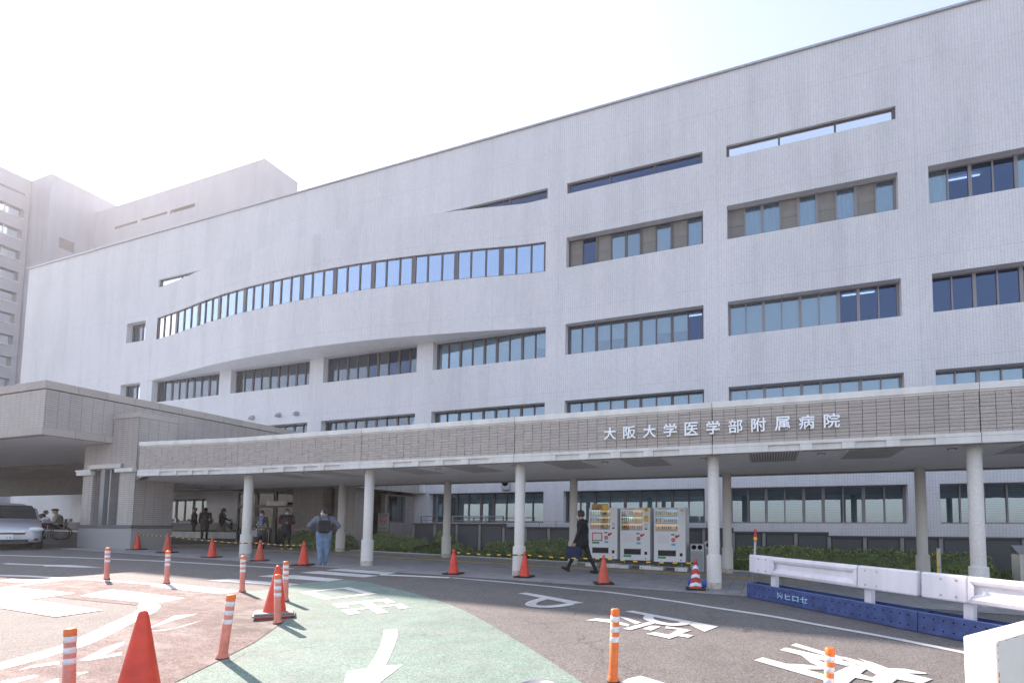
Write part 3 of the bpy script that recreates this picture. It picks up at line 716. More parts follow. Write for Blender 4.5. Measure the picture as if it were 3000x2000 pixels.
# end return
m_ = MB(); m_.box((-21.8, 10.62, BOT), (-20.2, 10.8, TOP), BROWN, -.42, (-20.2, 10.62, 0)); m_.obj('end_return', cw_)
for k in range(-5, 3):
    for gx_ in (.0, 1.98) if True else ():
        x0 = -.42+4.95*k+gx_; w_ = 1.03
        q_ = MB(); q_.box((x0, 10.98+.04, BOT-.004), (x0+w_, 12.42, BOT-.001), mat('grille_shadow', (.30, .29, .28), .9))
        for t in range(18):
            xx = x0+w_*(t+.2)/18; q_.box((xx, 11.02, BOT-.022), (xx+w_/18*.5, 12.42, BOT-.004), mat('grille_bar', (.6, .58, .56), .7))
        q_.box((x0-.02, 11.0, BOT-.024), (x0, 12.44, BOT-.002), SOFFIT); q_.box((x0+w_, 11.0, BOT-.024), (x0+w_+.02, 12.44, BOT-.002), SOFFIT)
        if x0 > -16: q_.obj('soffit_grille', cw_)
        if x0 > -16:
            c_ = MB(); xx = x0+1.5 if gx_ == 0 else x0-2.53+4.95-.5+.02
            c_.lathe([(.085, BOT-.03), (.085, BOT-.002)], METAL, 20, (xx, 11.39, 0)); c_.ball((xx, 11.39, BOT-.03), .065, mat('lamp_diffuser', (.7, .7, .66), .5), (1,1,.25)); c_.obj('downlight', cw_)
# letters of the hospital name
name = '大阪大学医学部附属病院'
for i, ch in enumerate(name):
    x = -3.54+i*.4772
    text_obj('letter', ch, .3, SIGNW, cw_, (x, YS-.075, 3.715), depth=.04, offset=.0045, fitw=.30 if ch not in '' else .3, fith=.295)
    q_ = MB(); q_.tube((x, YS-.06, 3.73), (x, YS-.01, 3.73), .008, .008, METAL, 6); q_.obj('letter_pin', cw_)

# ------------------------------------------------------------------ entrance canopy (porte-cochere) with pillar
pc = thing('entrance_canopy', 'deep brown brick drive-through canopy carried by a massive pillar at the left', 'canopy')
XP = -23.2; YP = 9.37; PZ0, PZ1 = 4.55, 6.38
m_ = MB(); m_.box((-46, YP, PZ0+.02), (XP, YF-.02, PZ1-.3), BROWN); m_.obj('fascia', pc)
m_ = MB(); m_.box((-46, YP+.1, PZ0-.01), (XP-.12, 14.4, PZ0+.018), SOFFIT); m_.obj('soffit', pc)
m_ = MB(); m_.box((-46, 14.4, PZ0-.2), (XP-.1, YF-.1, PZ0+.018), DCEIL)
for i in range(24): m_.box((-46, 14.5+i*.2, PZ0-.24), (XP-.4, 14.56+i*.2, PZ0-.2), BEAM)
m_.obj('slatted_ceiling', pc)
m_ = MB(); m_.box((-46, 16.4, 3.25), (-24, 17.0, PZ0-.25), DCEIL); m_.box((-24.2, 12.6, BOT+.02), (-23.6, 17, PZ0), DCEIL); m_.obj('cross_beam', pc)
STONE = BROWN
for zz in ((PZ1-.27, PZ1, .0), (PZ0-.02, PZ0+.24, .02)):
    n = 13
    for i in range(n):   # stones along the side
        y0 = YP+(YF-YP)*i/n; y1 = YP+(YF-YP)*(i+1)/n
        q_ = MB(); q_.box((XP-.2, y0+.006, zz[0]), (XP+.03, y1-.006, zz[1]), TILE[i % 3]); q_.obj('coping_stone', pc)
    for i in range(12):
        x1 = XP-.21-.9*i
        q_ = MB(); q_.box((x1-.89, YP-.03, zz[0]), (x1, YP+.2, zz[1]), TILE[(i+1) % 3]); q_.obj('coping_stone', pc)
    q_ = MB(); q_.box((XP-.2, YP-.03, zz[0]), (XP+.03, YP+.004, zz[1]), TILE[0]); q_.obj('coping_stone', pc)
m_ = MB(); m_.box((-46, YP+.3, PZ1), (XP-.3, YF-.1, PZ1+.02), CONC2); m_.obj('roof_deck', pc)
# pillar
PX0, PX1, PY0, PY1 = -24.85, -21.72, 11.2, 12.42
m_ = MB()
m_.box((PX0+.05, PY0, 1.5), (-24.2, PY1, PZ0-.03), BROWN); m_.box((-22.62, PY0, 1.5), (PX1, PY1, PZ0-.03), BROWN); m_.box((-24.2, PY0+.55, 1.5), (-22.62, PY1, PZ0-.03), BROWN)
m_.box((-24.2, PY0, 3.55), (-22.62, PY0+.55, PZ0-.03), BROWN)
m_.obj('pillar_shaft', pc)
m_ = MB(); m_.box((-23.16, PY0, PZ0-.03), (PX1, PY1, 5.42), BROWN); m_.obj('pillar_head', pc)
m_ = MB(); m_.box((-23.16, PY0-.03, 5.42), (PX1+.03, PY1, 5.6), TILE[0]); m_.obj('pillar_coping', pc)
m_ = MB(); m_.box((PX0, PY0-.03, .3), (PX1+.02, PY1+.02, 1.38), GRAN); m_.obj('granite_base', pc, bevel=.01)
m_ = MB(); m_.box((PX0-.02, PY0-.05, 1.38), (PX1+.04, PY1+.04, 1.5), GRAND); m_.obj('base_moulding', pc)
m_ = MB(); m_.box((PX0-.15, PY0-.12, 3.36), (-24.1, PY0, 3.5), CONC); m_.box((PX0-.2, PY0-.14, 3.5), (-24.1, PY0, 3.56), METAL)
m_.box((-22.7, PY0-.12, 3.42), (PX1+.05, PY0, 3.56), CONC); m_.box((-24.3, PY0-.1, 3.58), (-22.4, PY0+.1, 3.74), STEEL); m_.obj('metal_cornice', pc)
m_ = MB(); m_.box((-23.62, PY0-.04, 1.5), (-23.4, PY0+.3, 3.6), mat('dull_metal_cladding', (.22, .23, .24), .5, metal=.3)); m_.box((-23.95, PY0+.1, 1.5), (-23.85, PY0+.4, 3.56), FRAME); m_.box((-23.3, PY0+.05, 1.5), (-23.22, PY0+.35, 3.56), METAL); m_.obj('downpipe', pc)

# ------------------------------------------------------------------ entrance vestibule under the canopy
vs = thing('entrance_vestibule', 'dark brown brick entrance vestibule with glass doors under the covered walkway', 'building')
m_ = MB()
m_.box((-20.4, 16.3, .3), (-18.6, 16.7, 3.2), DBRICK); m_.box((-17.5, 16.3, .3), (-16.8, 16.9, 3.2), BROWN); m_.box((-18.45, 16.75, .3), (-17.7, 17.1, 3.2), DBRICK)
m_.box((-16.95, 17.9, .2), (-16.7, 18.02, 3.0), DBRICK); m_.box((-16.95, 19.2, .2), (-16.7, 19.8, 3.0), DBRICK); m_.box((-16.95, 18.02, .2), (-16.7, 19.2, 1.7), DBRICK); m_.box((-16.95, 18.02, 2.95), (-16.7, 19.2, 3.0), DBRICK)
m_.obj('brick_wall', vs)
m_ = MB(); m_.box((-16.85, 18.05, 1.72), (-16.82, 19.18, 2.93), GL); w_ = m_.obj('window', vs)
m_ = MB(); m_.box((-16.78, 18.02, 1.7), (-16.7, 18.1, 2.95), FRAMED); m_.box((-16.78, 18.02, 1.7), (-16.7, 19.2, 1.76), FRAMED); m_.box((-16.78, 18.02, 2.9), (-16.7, 19.2, 2.95), FRAMED); m_.obj('frame', w_)
m_ = MB(); m_.box((-16.9, 18.05, 1.72), (-16.88, 19.18, 2.93), BLIND); m_.obj('blind', w_)
m_ = MB(); m_.box((-24, 15.9, 3.2), (-16.4, 19.82, 3.95), BROWN); m_.box((-16.4, 15.9, 3.12), (-16.25, 19.82, 3.95), BROWN); m_.obj('lintel_band', vs)
m_ = MB(); m_.box((-16.24, 19.6, 3.15), (-16.02, 19.82, 3.95), CONC); m_.obj('white_pier', vs)
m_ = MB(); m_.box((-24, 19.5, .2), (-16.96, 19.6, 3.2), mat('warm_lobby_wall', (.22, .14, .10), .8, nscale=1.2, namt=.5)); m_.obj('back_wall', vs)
for i, (x0, x1) in enumerate(((-24.2, -23.0), (-22.95, -21.8), (-21.75, -20.5))):
    m_ = MB(); m_.box((x0, 16.55, .75), (x1, 16.57, 3.0), glassmat('door_glass', (.6,.6,.6), .03, trans=(.7,.66,.6))); d_ = m_.obj('glass_door', vs)
    m_ = MB(); m_.box((x0, 16.5, .7), (x0+.06, 16.62, 3.1), FRAMED); m_.box((x1-.06, 16.5, .7), (x1, 16.62, 3.1), FRAMED); m_.box((x0+.06, 16.5, 2.35), (x1-.06, 16.62, 2.5), FRAMED); m_.obj('door_frame', d_)
m_ = MB(); m_.box((-21.9, 16.2, 2.42), (-20.7, 16.28, 2.62), WBOX); m_.obj('lintel_sign', vs)
m_ = MB(); m_.box((-30.0, 17.3, .3), (-25.6, 17.5, .35), CONC2); m_.box((-25.8, 19.0, .5), (-24.3, 19.6, 3.25), WALL); m_.obj('side_pier', vs)
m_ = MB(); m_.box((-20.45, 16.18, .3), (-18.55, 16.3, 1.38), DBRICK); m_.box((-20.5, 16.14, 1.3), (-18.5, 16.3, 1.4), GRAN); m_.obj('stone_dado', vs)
lw = thing('low_granite_wall', 'low grey granite wall behind the waiting people by the entrance pillar', 'wall', (0, 19.2, 0))
m_ = MB(); m_.box((-60, 0, .5), (-26.2, .3, 1.62), GRAND); m_.obj('body', lw)
m_ = MB(); m_.box((-60, -.03, 1.62), (-26.2, .33, 1.68), GRAN); m_.obj('cap', lw)
for i in range(20):
    m_ = MB(); m_.box((-56+i*1.5, .08, 1.68), (-55.85+i*1.5, .22, 1.9), METAL); m_.obj('rail_bracket', lw)
m_ = MB(); m_.box((-60, 18.2, .9), (-26.2, 19.15, 1.24), GRASS); g_ = m_.obj('lawn_strip'); g_['kind'] = 'structure'
m_ = MB(); m_.box((-60, 17.95, .82), (-26.2, 18.2, 1.16), CONC2); g_ = m_.obj('kerb'); g_['kind'] = 'structure'


# ------------------------------------------------------------------ vegetation
def leaves(mb, n, fn, s0=.03, s1=.06):
    for _ in range(n):
        p, nrm = fn(); s_ = random.uniform(s0, s1)
        a = Vector((random.gauss(0,1), random.gauss(0,1), random.gauss(0,.7)))+nrm*1.0; a.normalize()
        t = a.orthogonal().normalized(); t.rotate(Matrix.Rotation(random.uniform(0, 6.28), 3, a)); b = a.cross(t)
        m = LEAF[0 if random.random() < .5 else (1 if random.random() < .6 else 2)]
        mb.quad([p-t*s_*.9, p+b*s_*.4, p+t*s_*.9, p-b*s_*.4], m)
def hedge(x0, x1, y0, y1, h, n, label, cat='hedge', rough=.05, base=None, group=None):
    t_ = thing('hedge' if cat == 'hedge' else 'shrub', label, cat, (0,0,0), group=group)
    core = MB(); nx = max(3, int((x1-x0)/.15)); ny = 6
    def top(x, y):
        e = min(1, max(.25, 1-((y-(y0+y1)/2)/((y1-y0)/2))**4*.5))
        ex = min(1, (x-x0)/.3+.5, (x1-x)/.3+.5)
        return gz(x, y)+h*e*ex*(1+rough*2*(math.sin(x*2.3)+.6*math.sin(x*5.1+y*3)+.4*math.sin(x*11)))
    for i in range(nx):
        a, b = x0+(x1-x0)*i/nx, x0+(x1-x0)*(i+1)/nx
        for j in range(ny):
            c_, d_ = y0+(y1-y0)*j/ny, y0+(y1-y0)*(j+1)/ny
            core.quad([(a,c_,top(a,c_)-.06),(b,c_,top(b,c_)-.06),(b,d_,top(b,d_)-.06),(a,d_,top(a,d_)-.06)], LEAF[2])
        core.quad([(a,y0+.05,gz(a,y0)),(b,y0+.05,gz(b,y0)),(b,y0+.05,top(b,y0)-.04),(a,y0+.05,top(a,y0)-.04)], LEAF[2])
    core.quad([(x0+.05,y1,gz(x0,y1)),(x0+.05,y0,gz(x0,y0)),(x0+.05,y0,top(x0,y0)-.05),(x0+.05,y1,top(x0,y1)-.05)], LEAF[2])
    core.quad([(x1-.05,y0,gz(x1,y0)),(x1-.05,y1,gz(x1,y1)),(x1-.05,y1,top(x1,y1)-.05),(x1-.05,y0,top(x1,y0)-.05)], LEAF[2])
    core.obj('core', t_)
    lf = MB()
    def fn():
        r_ = random.random(); x = random.uniform(x0, x1)
        if r_ < .55:
            y = y0+abs(random.gauss(0,.04)); z0_ = gz(x, y); tz = top(x, y0); return Vector((x, y, z0_+(tz-z0_)*random.random()**.8)), Vector((0,-1,.2))
        if r_ < .62:
            y = random.uniform(y0, y1); x = random.choice((x0, x1)); return Vector((x, y, gz(x,y)+(top(x,y)-gz(x,y))*random.random())), Vector((1 if x == x1 else -1,0,0))
        y = random.uniform(y0, y1); return Vector((x, y, top(x, y)+random.gauss(-.01, .035))), Vector((0,0,1))
    leaves(lf, n, fn); lf.obj('foliage', t_); return t_
random.seed(11)
hedge(-1.15, 5.9, 15.95, 17.0, .74, 11000, 'long clipped green hedge behind the white guard rail', rough=.02)
hedge(-9.0, -6.25, 15.95, 16.9, .66, 4200, 'short green hedge between two rear columns left of the vending machines', rough=.04)
hedge(-19.4, -16.3, 15.1, 16.1, .62, 4200, 'dark rounded hedge behind the man with the backpack', rough=.05)
hedge(-15.9, -13.6, 16.0, 17.4, .62, 3200, 'drooping dark shrub right of the second front column from the pillar', 'shrub', rough=.09)
hedge(-12.2, -11.3, 16.4, 17.1, .42, 1000, 'small low shrub below the tall end of the granite wall', 'shrub', rough=.1)
hedge(-10.6, -9.4, 16.5, 17.2, .45, 1300, 'low brownish shrub right of the third rear column', 'shrub', rough=.1)
hedge(-14.0, -13.1, 17.6, 18.4, .75, 900, 'upright weedy bush against the darkened brick wall', 'shrub', rough=.1)
gr = MB()
def blade(x, y, h):
    z = gz(x, y)+.02; a = random.uniform(0, 6.28); w_ = .012; dx, dy = math.cos(a)*w_, math.sin(a)*w_; lx, ly = random.gauss(0, h*.35), random.gauss(0, h*.35)
    vs_ = [gr.bm.verts.new(q) for q in ((x-dx,y-dy,z),(x+dx,y+dy,z),(x+lx,y+ly,z+h))]; f = gr.bm.faces.new(vs_); f.material_index = gr.mi(random.choice((GRASS, LEAF[1], GRASS)))
for _ in range(16000):
    x = random.uniform(-16.5, -6.2); y = 15.75+abs(random.gauss(0, .9))
    if y < 18.4: blade(x, y, random.uniform(.04, .14)*(1.6 if random.random() < .05 else 1))
for _ in range(5000): blade(random.uniform(-1.2, 8), random.uniform(16.6, 18.4), random.uniform(.1, .35))
for _ in range(2500): blade(random.uniform(-1.2, 8), random.uniform(15.74, 15.95), random.uniform(.04, .12))
g_ = gr.obj('grass'); g_['kind'] = 'stuff'; g_['label'] = 'uneven grass and weeds between the walkway and the granite wall'
def litter():
    mb = MB()
    for _ in range(170):
        x, y = random.uniform(-9, 3.5), random.uniform(4, 10.3); z = gz(x, y)+.006; s_ = random.uniform(.006, .018); a = random.uniform(0, 6.28)
        mb.quad([(x+math.cos(a+q)*s_*(1 if q % 2 < 1 else .5), y+math.sin(a+q)*s_*.6, z+random.uniform(0, .006)) for q in (0, 1.57, 3.14, 4.71)], random.choice((mat('dry_leaf', (.30, .20, .10), .9), mat('dry_leaf_pale', (.42, .34, .22), .9))))
    o = mb.obj('fallen_leaves'); o['kind'] = 'stuff'; o['label'] = 'few small dry leaves scattered on the asphalt'
litter()
# ------------------------------------------------------------------ cones, bars and posts
def cone_parts(kind, h=.7):
    """returns list of (name, mesh, sub) for a cone, origin on the ground"""
    out = []
    m_ = MB(); b_ = .19
    body = {'faded': CONEF}.get(kind, CONE)
    if kind == 'striped':
        WH = REFL; RD = mat('red_cone_plastic', (.5, .04, .05), .5, nscale=5, namt=.25)
        prof = [(.145-.118*t/12, .03+(h-.03)*t/12) for t in range(13)]
        m_.lathe(prof+[(.012, h+.008)], RD, 28); out.append(('cone_body', m_.mesh('cone_body')))
        for k in range(3):      # chevron bands
            q_ = MB(); n = 32; z0 = .07+k*.19; Hh = .075
            def rr(z): return .145-.118*(z-.03)/(h-.03)+.003
            A = []; B = []
            for i in range(n):
                t = 2*math.pi*i/n; zz = z0+.05*(1-abs(((i*4/n) % 2)-1)*1.0)
                for S, z in ((A, zz), (B, zz+Hh)): S.append(q_.bm.verts.new((rr(z)*math.cos(t), rr(z)*math.sin(t), z)))
            for i in range(n):
                f = q_.bm.faces.new([A[i], A[(i+1)%n], B[(i+1)%n], B[i]]); f.material_index = q_.mi(WH); f.smooth = True
            out.append(('white_chevron', q_.mesh('white_chevron')))
    else:
        prof = [(.15, .025), (.14, .035), (.138, .06)]+[(.138-.106*t/10, .06+(h-.09)*t/10) for t in range(1, 11)]+[(.026, h-.012), (.012, h)]
        m_.lathe(prof, body, 32); out.append(('cone_body', m_.mesh('cone_body')))
    m_ = MB(); m_.box((-b_, -b_, 0), (b_, b_, .025), body)
    out.append(('cone_base', m_.mesh('cone_base')))
    m_ = MB(); o_ = .215
    m_.box((-o_, -o_, .027), (o_, -.15, .06), RUBBER); m_.box((-o_, .15, .027), (o_, o_, .06), RUBBER); m_.box((-o_, -.15, .027), (-.15, .15, .06), RUBBER); m_.box((.15, -.15, .027), (o_, .15, .06), RUBBER)
    if kind != 'big': out.append(('rubber_weight', m_.mesh('rubber_weight')))
    else:
        m2 = MB(); m2.box((-.24, -.24, .03), (.24, .24, .05), mat('grey_rubber', (.25, .24, .22), .8)); m2.box((-.22, -.22, .055), (.22, .22, .075), mat('grey_rubber', (.25, .24, .22), .8))
        out.append(('rubber_weight', m2.mesh('rubber_weight')))
    return out
CP = {k: cone_parts(k) for k in ('plain', 'faded', 'striped', 'big')}
def cone(px, py, hpx, label, kind='plain', rz=.3, lean=(0, 0)):
    p = G(px, py); p1 = p+Vector((0,0,1)); 
    def proj(v):
        d = v-EYE; return PPY-FPX*d.dot(_u)/d.dot(_f)
    h = hpx/(py-proj(p1)); s_ = h/.7
    t_ = thing('traffic_cone', label, 'traffic cone', p, rz, 'traffic cones'); t_.scale = (s_,)*3
    t_.rotation_euler = (lean[0], lean[1], rz)
    for n_, me in CP[kind]: inst(n_, me, t_)
    return p, h
cl = [cone(400, 1611, 54, 'red cone against the brick pillar, first of the left rope line', 'plain', .2),
      cone(490, 1620, 60, 'second red cone from the pillar, behind a pink post', 'faded', .5),
      cone(620, 1634, 59, 'red cone just left of the first front column', 'plain', .1),
      cone(760, 1644, 63, 'faded orange cone just right of the first front column', 'faded', .6),
      cone(888, 1657, 71, 'red cone beside the man with the backpack, right end of the left rope line', 'plain', .35)]
cr = [cone(1328, 1683, 76, 'red cone standing alone between two front columns, left end of the striped bars', 'plain', .15),
      cone(1536, 1692, 78, 'bright red cone at the foot of the third front column from the pillar', 'plain', .1),
      cone(1768, 1712, 88, 'faded orange cone in front of the walking man in black', 'faded', .5),
      cone(2038, 1728, 91, 'red cone with white chevrons beside the blue sandbags', 'striped', .2)]
cone(403, 2058, 270, 'large plain red cone at the very front, cut by the photo edge', 'big', .6)
cone(803, 1805, 149, 'large red cone standing on warped grey plates between the pink posts', 'big', .9, (0, .03))
def bar(a, b, za, zb, label, n):
    A = Vector((a.x, a.y, a.z+za)); B = Vector((b.x, b.y, b.z+zb)); t_ = thing('cone_bar', label, 'barrier bar', A, 0, 'striped bars linking the cones')
    m_ = MB(); v = B-A; prev = Vector((0,0,0))
    for i in range(1, n+1):
        t = i/n; q = v*t-Vector((0,0,.03*4*t*(1-t))); yel = (i % 3 == 2) if n > 8 else i % 2 == 0
        m_.tube(prev, q, .0155, .0155, YEL if yel else BLK, 8, caps=False); prev = q
    m_.obj('striped_tube', t_)
    for e in (Vector((0,0,0)), v):
        m_ = MB(); R_ = .045; pts = [e+Vector((R_*math.cos(k*math.pi/6), R_*math.sin(k*math.pi/6), 0)) for k in range(13)]
        for k in range(12): m_.tube(pts[k], pts[k+1], .008, .008, BLK, 6, caps=False)
        m_.obj('ring', t_)
names = ['striped bar from the pillar cone to the second cone', 'striped bar between the second and third cones from the pillar', 'striped bar passing behind the first front column', 'striped bar ending at the cone beside the backpack man']
for i in range(4):
    a, b = cl[i], cl[i+1]; bar(a[0], b[0], a[1]*.86, b[1]*.86, names[i], 21)
names = ['striped bar between the lone cone and the third front column', 'striped bar crossing in front of the walking man', 'striped bar running below the vending machines to the chevron cone']
for i in range(3):
    a, b = cr[i], cr[i+1]; bar(a[0], b[0], a[1]*.87, b[1]*.87, names[i], 21)

def bollard_parts(kind):
    out = []; base = ORANGE if kind == 'orange' else PINK; h = .65; r = .04
    m_ = MB(); m_.lathe([(.052, .0), (.052, .018), (.05, .03), (.048, .035), (.046, .05), (r+.001, .055), (r, .06), (r, h-.06)], base, 28); out.append(('post_body', m_.mesh('post_body')))
    m_ = MB(); m_.lathe([(r, h-.06), (r, h-.012), (r*.85, h-.004), (r*.5, h)], ORANGE, 28); out.append(('cap', m_.mesh('cap')))
    for z0 in (h-.115, h-.205, h-.295):
        m_ = MB(); m_.lathe([(r-.001, z0-.001), (r+.0012, z0), (r+.0012, z0+.047), (r-.001, z0+.048)], REFL, 28); m_.bm.faces.ensure_lookup_table()
        bmesh.ops.delete(m_.bm, geom=[m_.bm.faces[-1]], context='FACES_ONLY'); out.append(('reflective_band', m_.mesh('reflective_band')))
    m_ = MB()
    m_.lathe([(.056, -.0), (.056, .014), (.05, .014)], RUBBER, 28); out.append(('base_ring', m_.mesh('base_ring')))
    return out
BPm = {k: bollard_parts(k) for k in ('orange', 'pink')}
def bollard(px, py, tx, ty, label, kind):
    p = G(px, py); d = ray(tx, ty); q = p.copy()-EYE
    # upright axis tilted in the picture direction of the top
    t = (q.y)/d.y; top = EYE+d*t; ax = (top-p); h = ax.length
    t_ = thing('road_post', label, 'bollard', p, 0, 'flexible lane posts with white bands'); t_.rotation_mode = 'QUATERNION'
    t_.rotation_quaternion = ax.to_track_quat('Z', 'Y'); t_.scale = (h/.65*1.0,)*3
    for n_, me in BPm[kind]: inst(n_, me, t_)
bollard(312, 1697, 316, 1603, 'pink post standing farthest left in front of the granite pillar base', 'pink')
bollard(488, 1709, 493, 1612, 'pink post in front of the second cone, next right from the leftmost', 'pink')
bollard(709, 1733, 713, 1627, 'pink post in front of the first front column, on the edge of the green paint', 'pink')
bollard(836, 1760, 838, 1643, 'pink post directly behind and right of the large cone', 'pink')
bollard(813, 1826, 814, 1681, 'pink post touching the front right side of the large cone on plates', 'pink')
bollard(651, 1928, 678, 1740, 'leaning pink post on the border of red and green paint', 'pink')
bollard(200, 2072, 206, 1839, 'large pink post cut off at the bottom left corner', 'pink')
bollard(1796, 1996, 1803, 1781, 'orange post standing alone on the asphalt beside the white marking', 'orange')
bollard(2424, 2125, 2432, 1895, 'orange post cut by the bottom edge on the big white kanji', 'orange')

# ------------------------------------------------------------------ guard rails on blue bases
def guard(a, b, label, text=None):
    L_ = math.hypot(b.x-a.x, b.y-a.y); ang = math.atan2(b.y-a.y, b.x-a.x)
    t_ = thing('guard_rail', label, 'guard rail', (a.x, a.y, gz(a.x, a.y)), 0, 'white guard rails on blue steel bases')
    slope = (gz(b.x, b.y)-gz(a.x, a.y))/L_
    t_.rotation_euler = (0, -math.atan(slope), ang)
    W = .32; H_ = .29
    m_ = MB(); m_.box((0, 0, .012), (L_-.01, .012, H_), BLUEB); m_.box((0, W-.012, .012), (L_-.01, W, H_), BLUEB); m_.box((0, .012, .012), (.012, W-.012, H_), BLUEB); m_.box((L_-.022, .012, .012), (L_-.01, W-.012, H_), BLUEB)
    m_.box((.012, .012, .012), (L_-.022, W-.012, .03), BLUEB); m_.box((0, 0, H_), (L_-.01, .03, H_+.008), mat('blue_edge', (.10, .17, .42), .5)); m_.box((0, W-.03, H_), (L_-.01, W, H_+.008), BLUEB)
    base = m_.obj('steel_base', t_)
    m_ = MB()
    n = int(L_/.125)
    for i in range(n):
        for z in (.085, .225): m_.tube((.08+i*.125, -.0015, z), (.08+i*.125, .004, z), .0115, .0115, HOLE, 10)
    h_ = m_.obj('hole_row', base)
    for x in (.52, L_*.735):
        m_ = MB(); m_.box((x, W/2-.05, .03), (x+.12, W/2+.05, .56), WRAIL); m_.obj('rail_post', t_, bevel=.006)
    # beam: flat end plates, ribbed middle
    yb = W/2-.13; z0, z1 = .50, .86
    e1, e2 = .62, L_-.95
    m_ = MB()
    prof = [(.0, z0), (.035, z0+.03), (.035, z0+.07), (-.005, z0+.12), (.05, z0+.16), (.05, z1-.16), (-.005, z1-.12), (.035, z1-.07), (.035, z1-.03), (.0, z1)]
    prof = [(0.02, z0), (-.0, z0+.015), (-.012, z0+.06), (.0, z0+.1), (.045, z0+.135), (.045, z1-.135), (.0, z1-.1), (-.012, z1-.06), (-.0, z1-.015), (.02, z1)]
    A = [m_.bm.verts.new((e1, yb+p[0], p[1])) for p in prof]; B = [m_.bm.verts.new((e2, yb+p[0], p[1])) for p in prof]
    for i in range(len(prof)-1):
        f = m_.bm.faces.new([A[i], B[i], B[i+1], A[i+1]]); f.material_index = m_.mi(WRAIL)
    m_.box((e1, yb+.05, z0+.02), (e2, yb+.06, z1-.02), WRAIL)
    m_.obj('ribbed_beam', t_)
    for (xa, xb) in ((.03, e1), (e2, L_-.02)):
        m_ = MB(); m_.box((xa, yb-.014, z0), (xb, yb+.1, z1), WRAIL); m_.obj('end_plate', t_, bevel=.03, seg=4)
        s_ = 1 if xa < 1 else -1; xi = xb if s_ == 1 else xa
        m_ = MB(); m_.tube((xi-s_*.04, yb-.0135, (z0+z1)/2), (xi+s_*.06, yb-.0135, (z0+z1)/2), .001, .001, WRAIL, 4)
        m_.quad([(xi-.002*s_, yb-.016, z0+.03), (xi+.07*s_, yb-.016, z0+.12), (xi+.07*s_, yb-.016, z1-.12), (xi-.002*s_, yb-.016, z1-.03)], WRAIL); m_.obj('lap_tongue', t_)
        for dx in (.14, .33):
            for z in (z0+.07, z1-.07):
                m_ = MB(); m_.tube((xi-s_*dx, yb-.02, z), (xi-s_*dx, yb-.013, z), .014, .017, METAL, 10); m_.obj('bolt', t_)
    if text:
        text_obj('lettering', text, .12, mat('stencil_pale_blue', (.35, .55, .75), .6), base, (L_*.365, -.004, .155), depth=.002, offset=.002, fitw=.5, fith=.105)
        m_ = MB()
        x0 = L_*.365-.42
        for pts in (((0,.11),(.0,.0)), ((.0,.0),(.035,.06)), ((.035,.06),(.07,.0)), ((.07,.0),(.07,.09)), ((.02,.1),(.02,.055)), ((.05,.115),(.05,.1))):
            m_.tube((x0+pts[0][0]*1.5, -.003, .10+pts[0][1]), (x0+pts[1][0]*1.5, -.003, .10+pts[1][1]), .008, .008, MATS['stencil_pale_blue'], 6)
        m_.obj('emblem', base)
    return t_
ga, gb_ = G(2188, 1748), G(2690, 1852)
dv = (gb_-ga); guard(ga, gb_, 'white guard rail on a blue steel base stencilled with white lettering', 'ヒロセ')
dv2 = Matrix.Rotation(.02, 3, 'Z') @ dv
guard(gb_, gb_+dv2, 'second white guard rail on blue base, cut by the right photo edge')
p = FX(2208, 1690, -.35)
pt = thing('marker_pole', 'slim grey pole with red and yellow top behind the rail end', 'pole', (ga.x+.12, ga.y+.25, gz(ga.x, ga.y)))
m_ = MB(); m_.tube((0,0,0), (.05,0,1.13), .026, .026, METAL, 12); m_.obj('pole', pt)
m_ = MB(); m_.tube((.05,0,1.13), (.053,0,1.2), .034, .034, YEL, 12); m_.obj('yellow_collar', pt)
m_ = MB(); m_.lathe([(.026,0),(.03,.03),(.026,.07),(.02,.085),(.026,.1),(.028,.14),(.02,.17)], REDP, 12, (.054,0,1.2)); m_.obj('red_lamp', pt)
p = Vector((4.35, 15.2, 0)); q = G(2752, 1700)
bp_ = thing('sign_post', 'small grey post with a yellow notice strip in front of the hedge', 'post', (3.98, 14.3, gz(3.98, 14.3)))
bp_.location = (F(2752, 1690, 14.3).x, 14.3, gz(4, 14.3))
m_ = MB(); m_.box((-.045, -.03, 0), (.045, .03, .98), METAL); m_.obj('post', bp_, bevel=.02)
m_ = MB(); m_.box((-.055, -.05, .1), (-.015, -.031, .9), YLP); m_.obj('notice_strip', bp_)
text_obj('lettering', '入口', .05, BLK, bp_, (-.035, -.053, .5), depth=.002)

# white box bottom right
A_ = FZ(2821, 1861, .95); B_ = FZ(2923, 1878, .95); C_ = FZ(3000, 1815, .95)
dr = (C_-A_); dr.z = 0; dr.normalize(); nb = (B_-A_); nb.z = 0
wb_ = thing('white_box', 'cream painted metal box with rusty corner at the bottom right edge', 'box', (A_.x, A_.y, gz(A_.x, A_.y)))
hh = .95-gz(A_.x, A_.y); m_ = MB()
P0, P1 = Vector((0,0,0)), Vector((nb.x, nb.y, 0)); P2, P3 = P1+dr*1.3, P0+dr*1.3
vb = [m_.bm.verts.new(v) for v in (P0,P1,P2,P3)]; vt = [m_.bm.verts.new(v+Vector((0,0,hh))) for v in (P0,P1,P2,P3)]
for q_ in ([vt[0],vt[1],vt[2],vt[3]],)+tuple([vb[i], vb[(i+1)%4], vt[(i+1)%4], vt[i]] for i in range(4)):
    f = m_.bm.faces.new(q_); f.material_index = m_.mi(WBOX)
m_.obj('box_body', wb_, bevel=.009, seg=3)
m_ = MB()
random.seed(5)
for i in range(26):
    z = hh*(i+.5)/26; 
    if random.random() < .8: m_.ball((P1.x, P1.y, z), random.uniform(.0008,.0028), RUST, (1,1,6), 1)
for i in range(20):
    v = P1+(P2-P1)*(i+.5)/20*.6; m_.ball((v.x, v.y, hh-.003), random.uniform(.001,.003), RUST, (5,2,.8), 1)
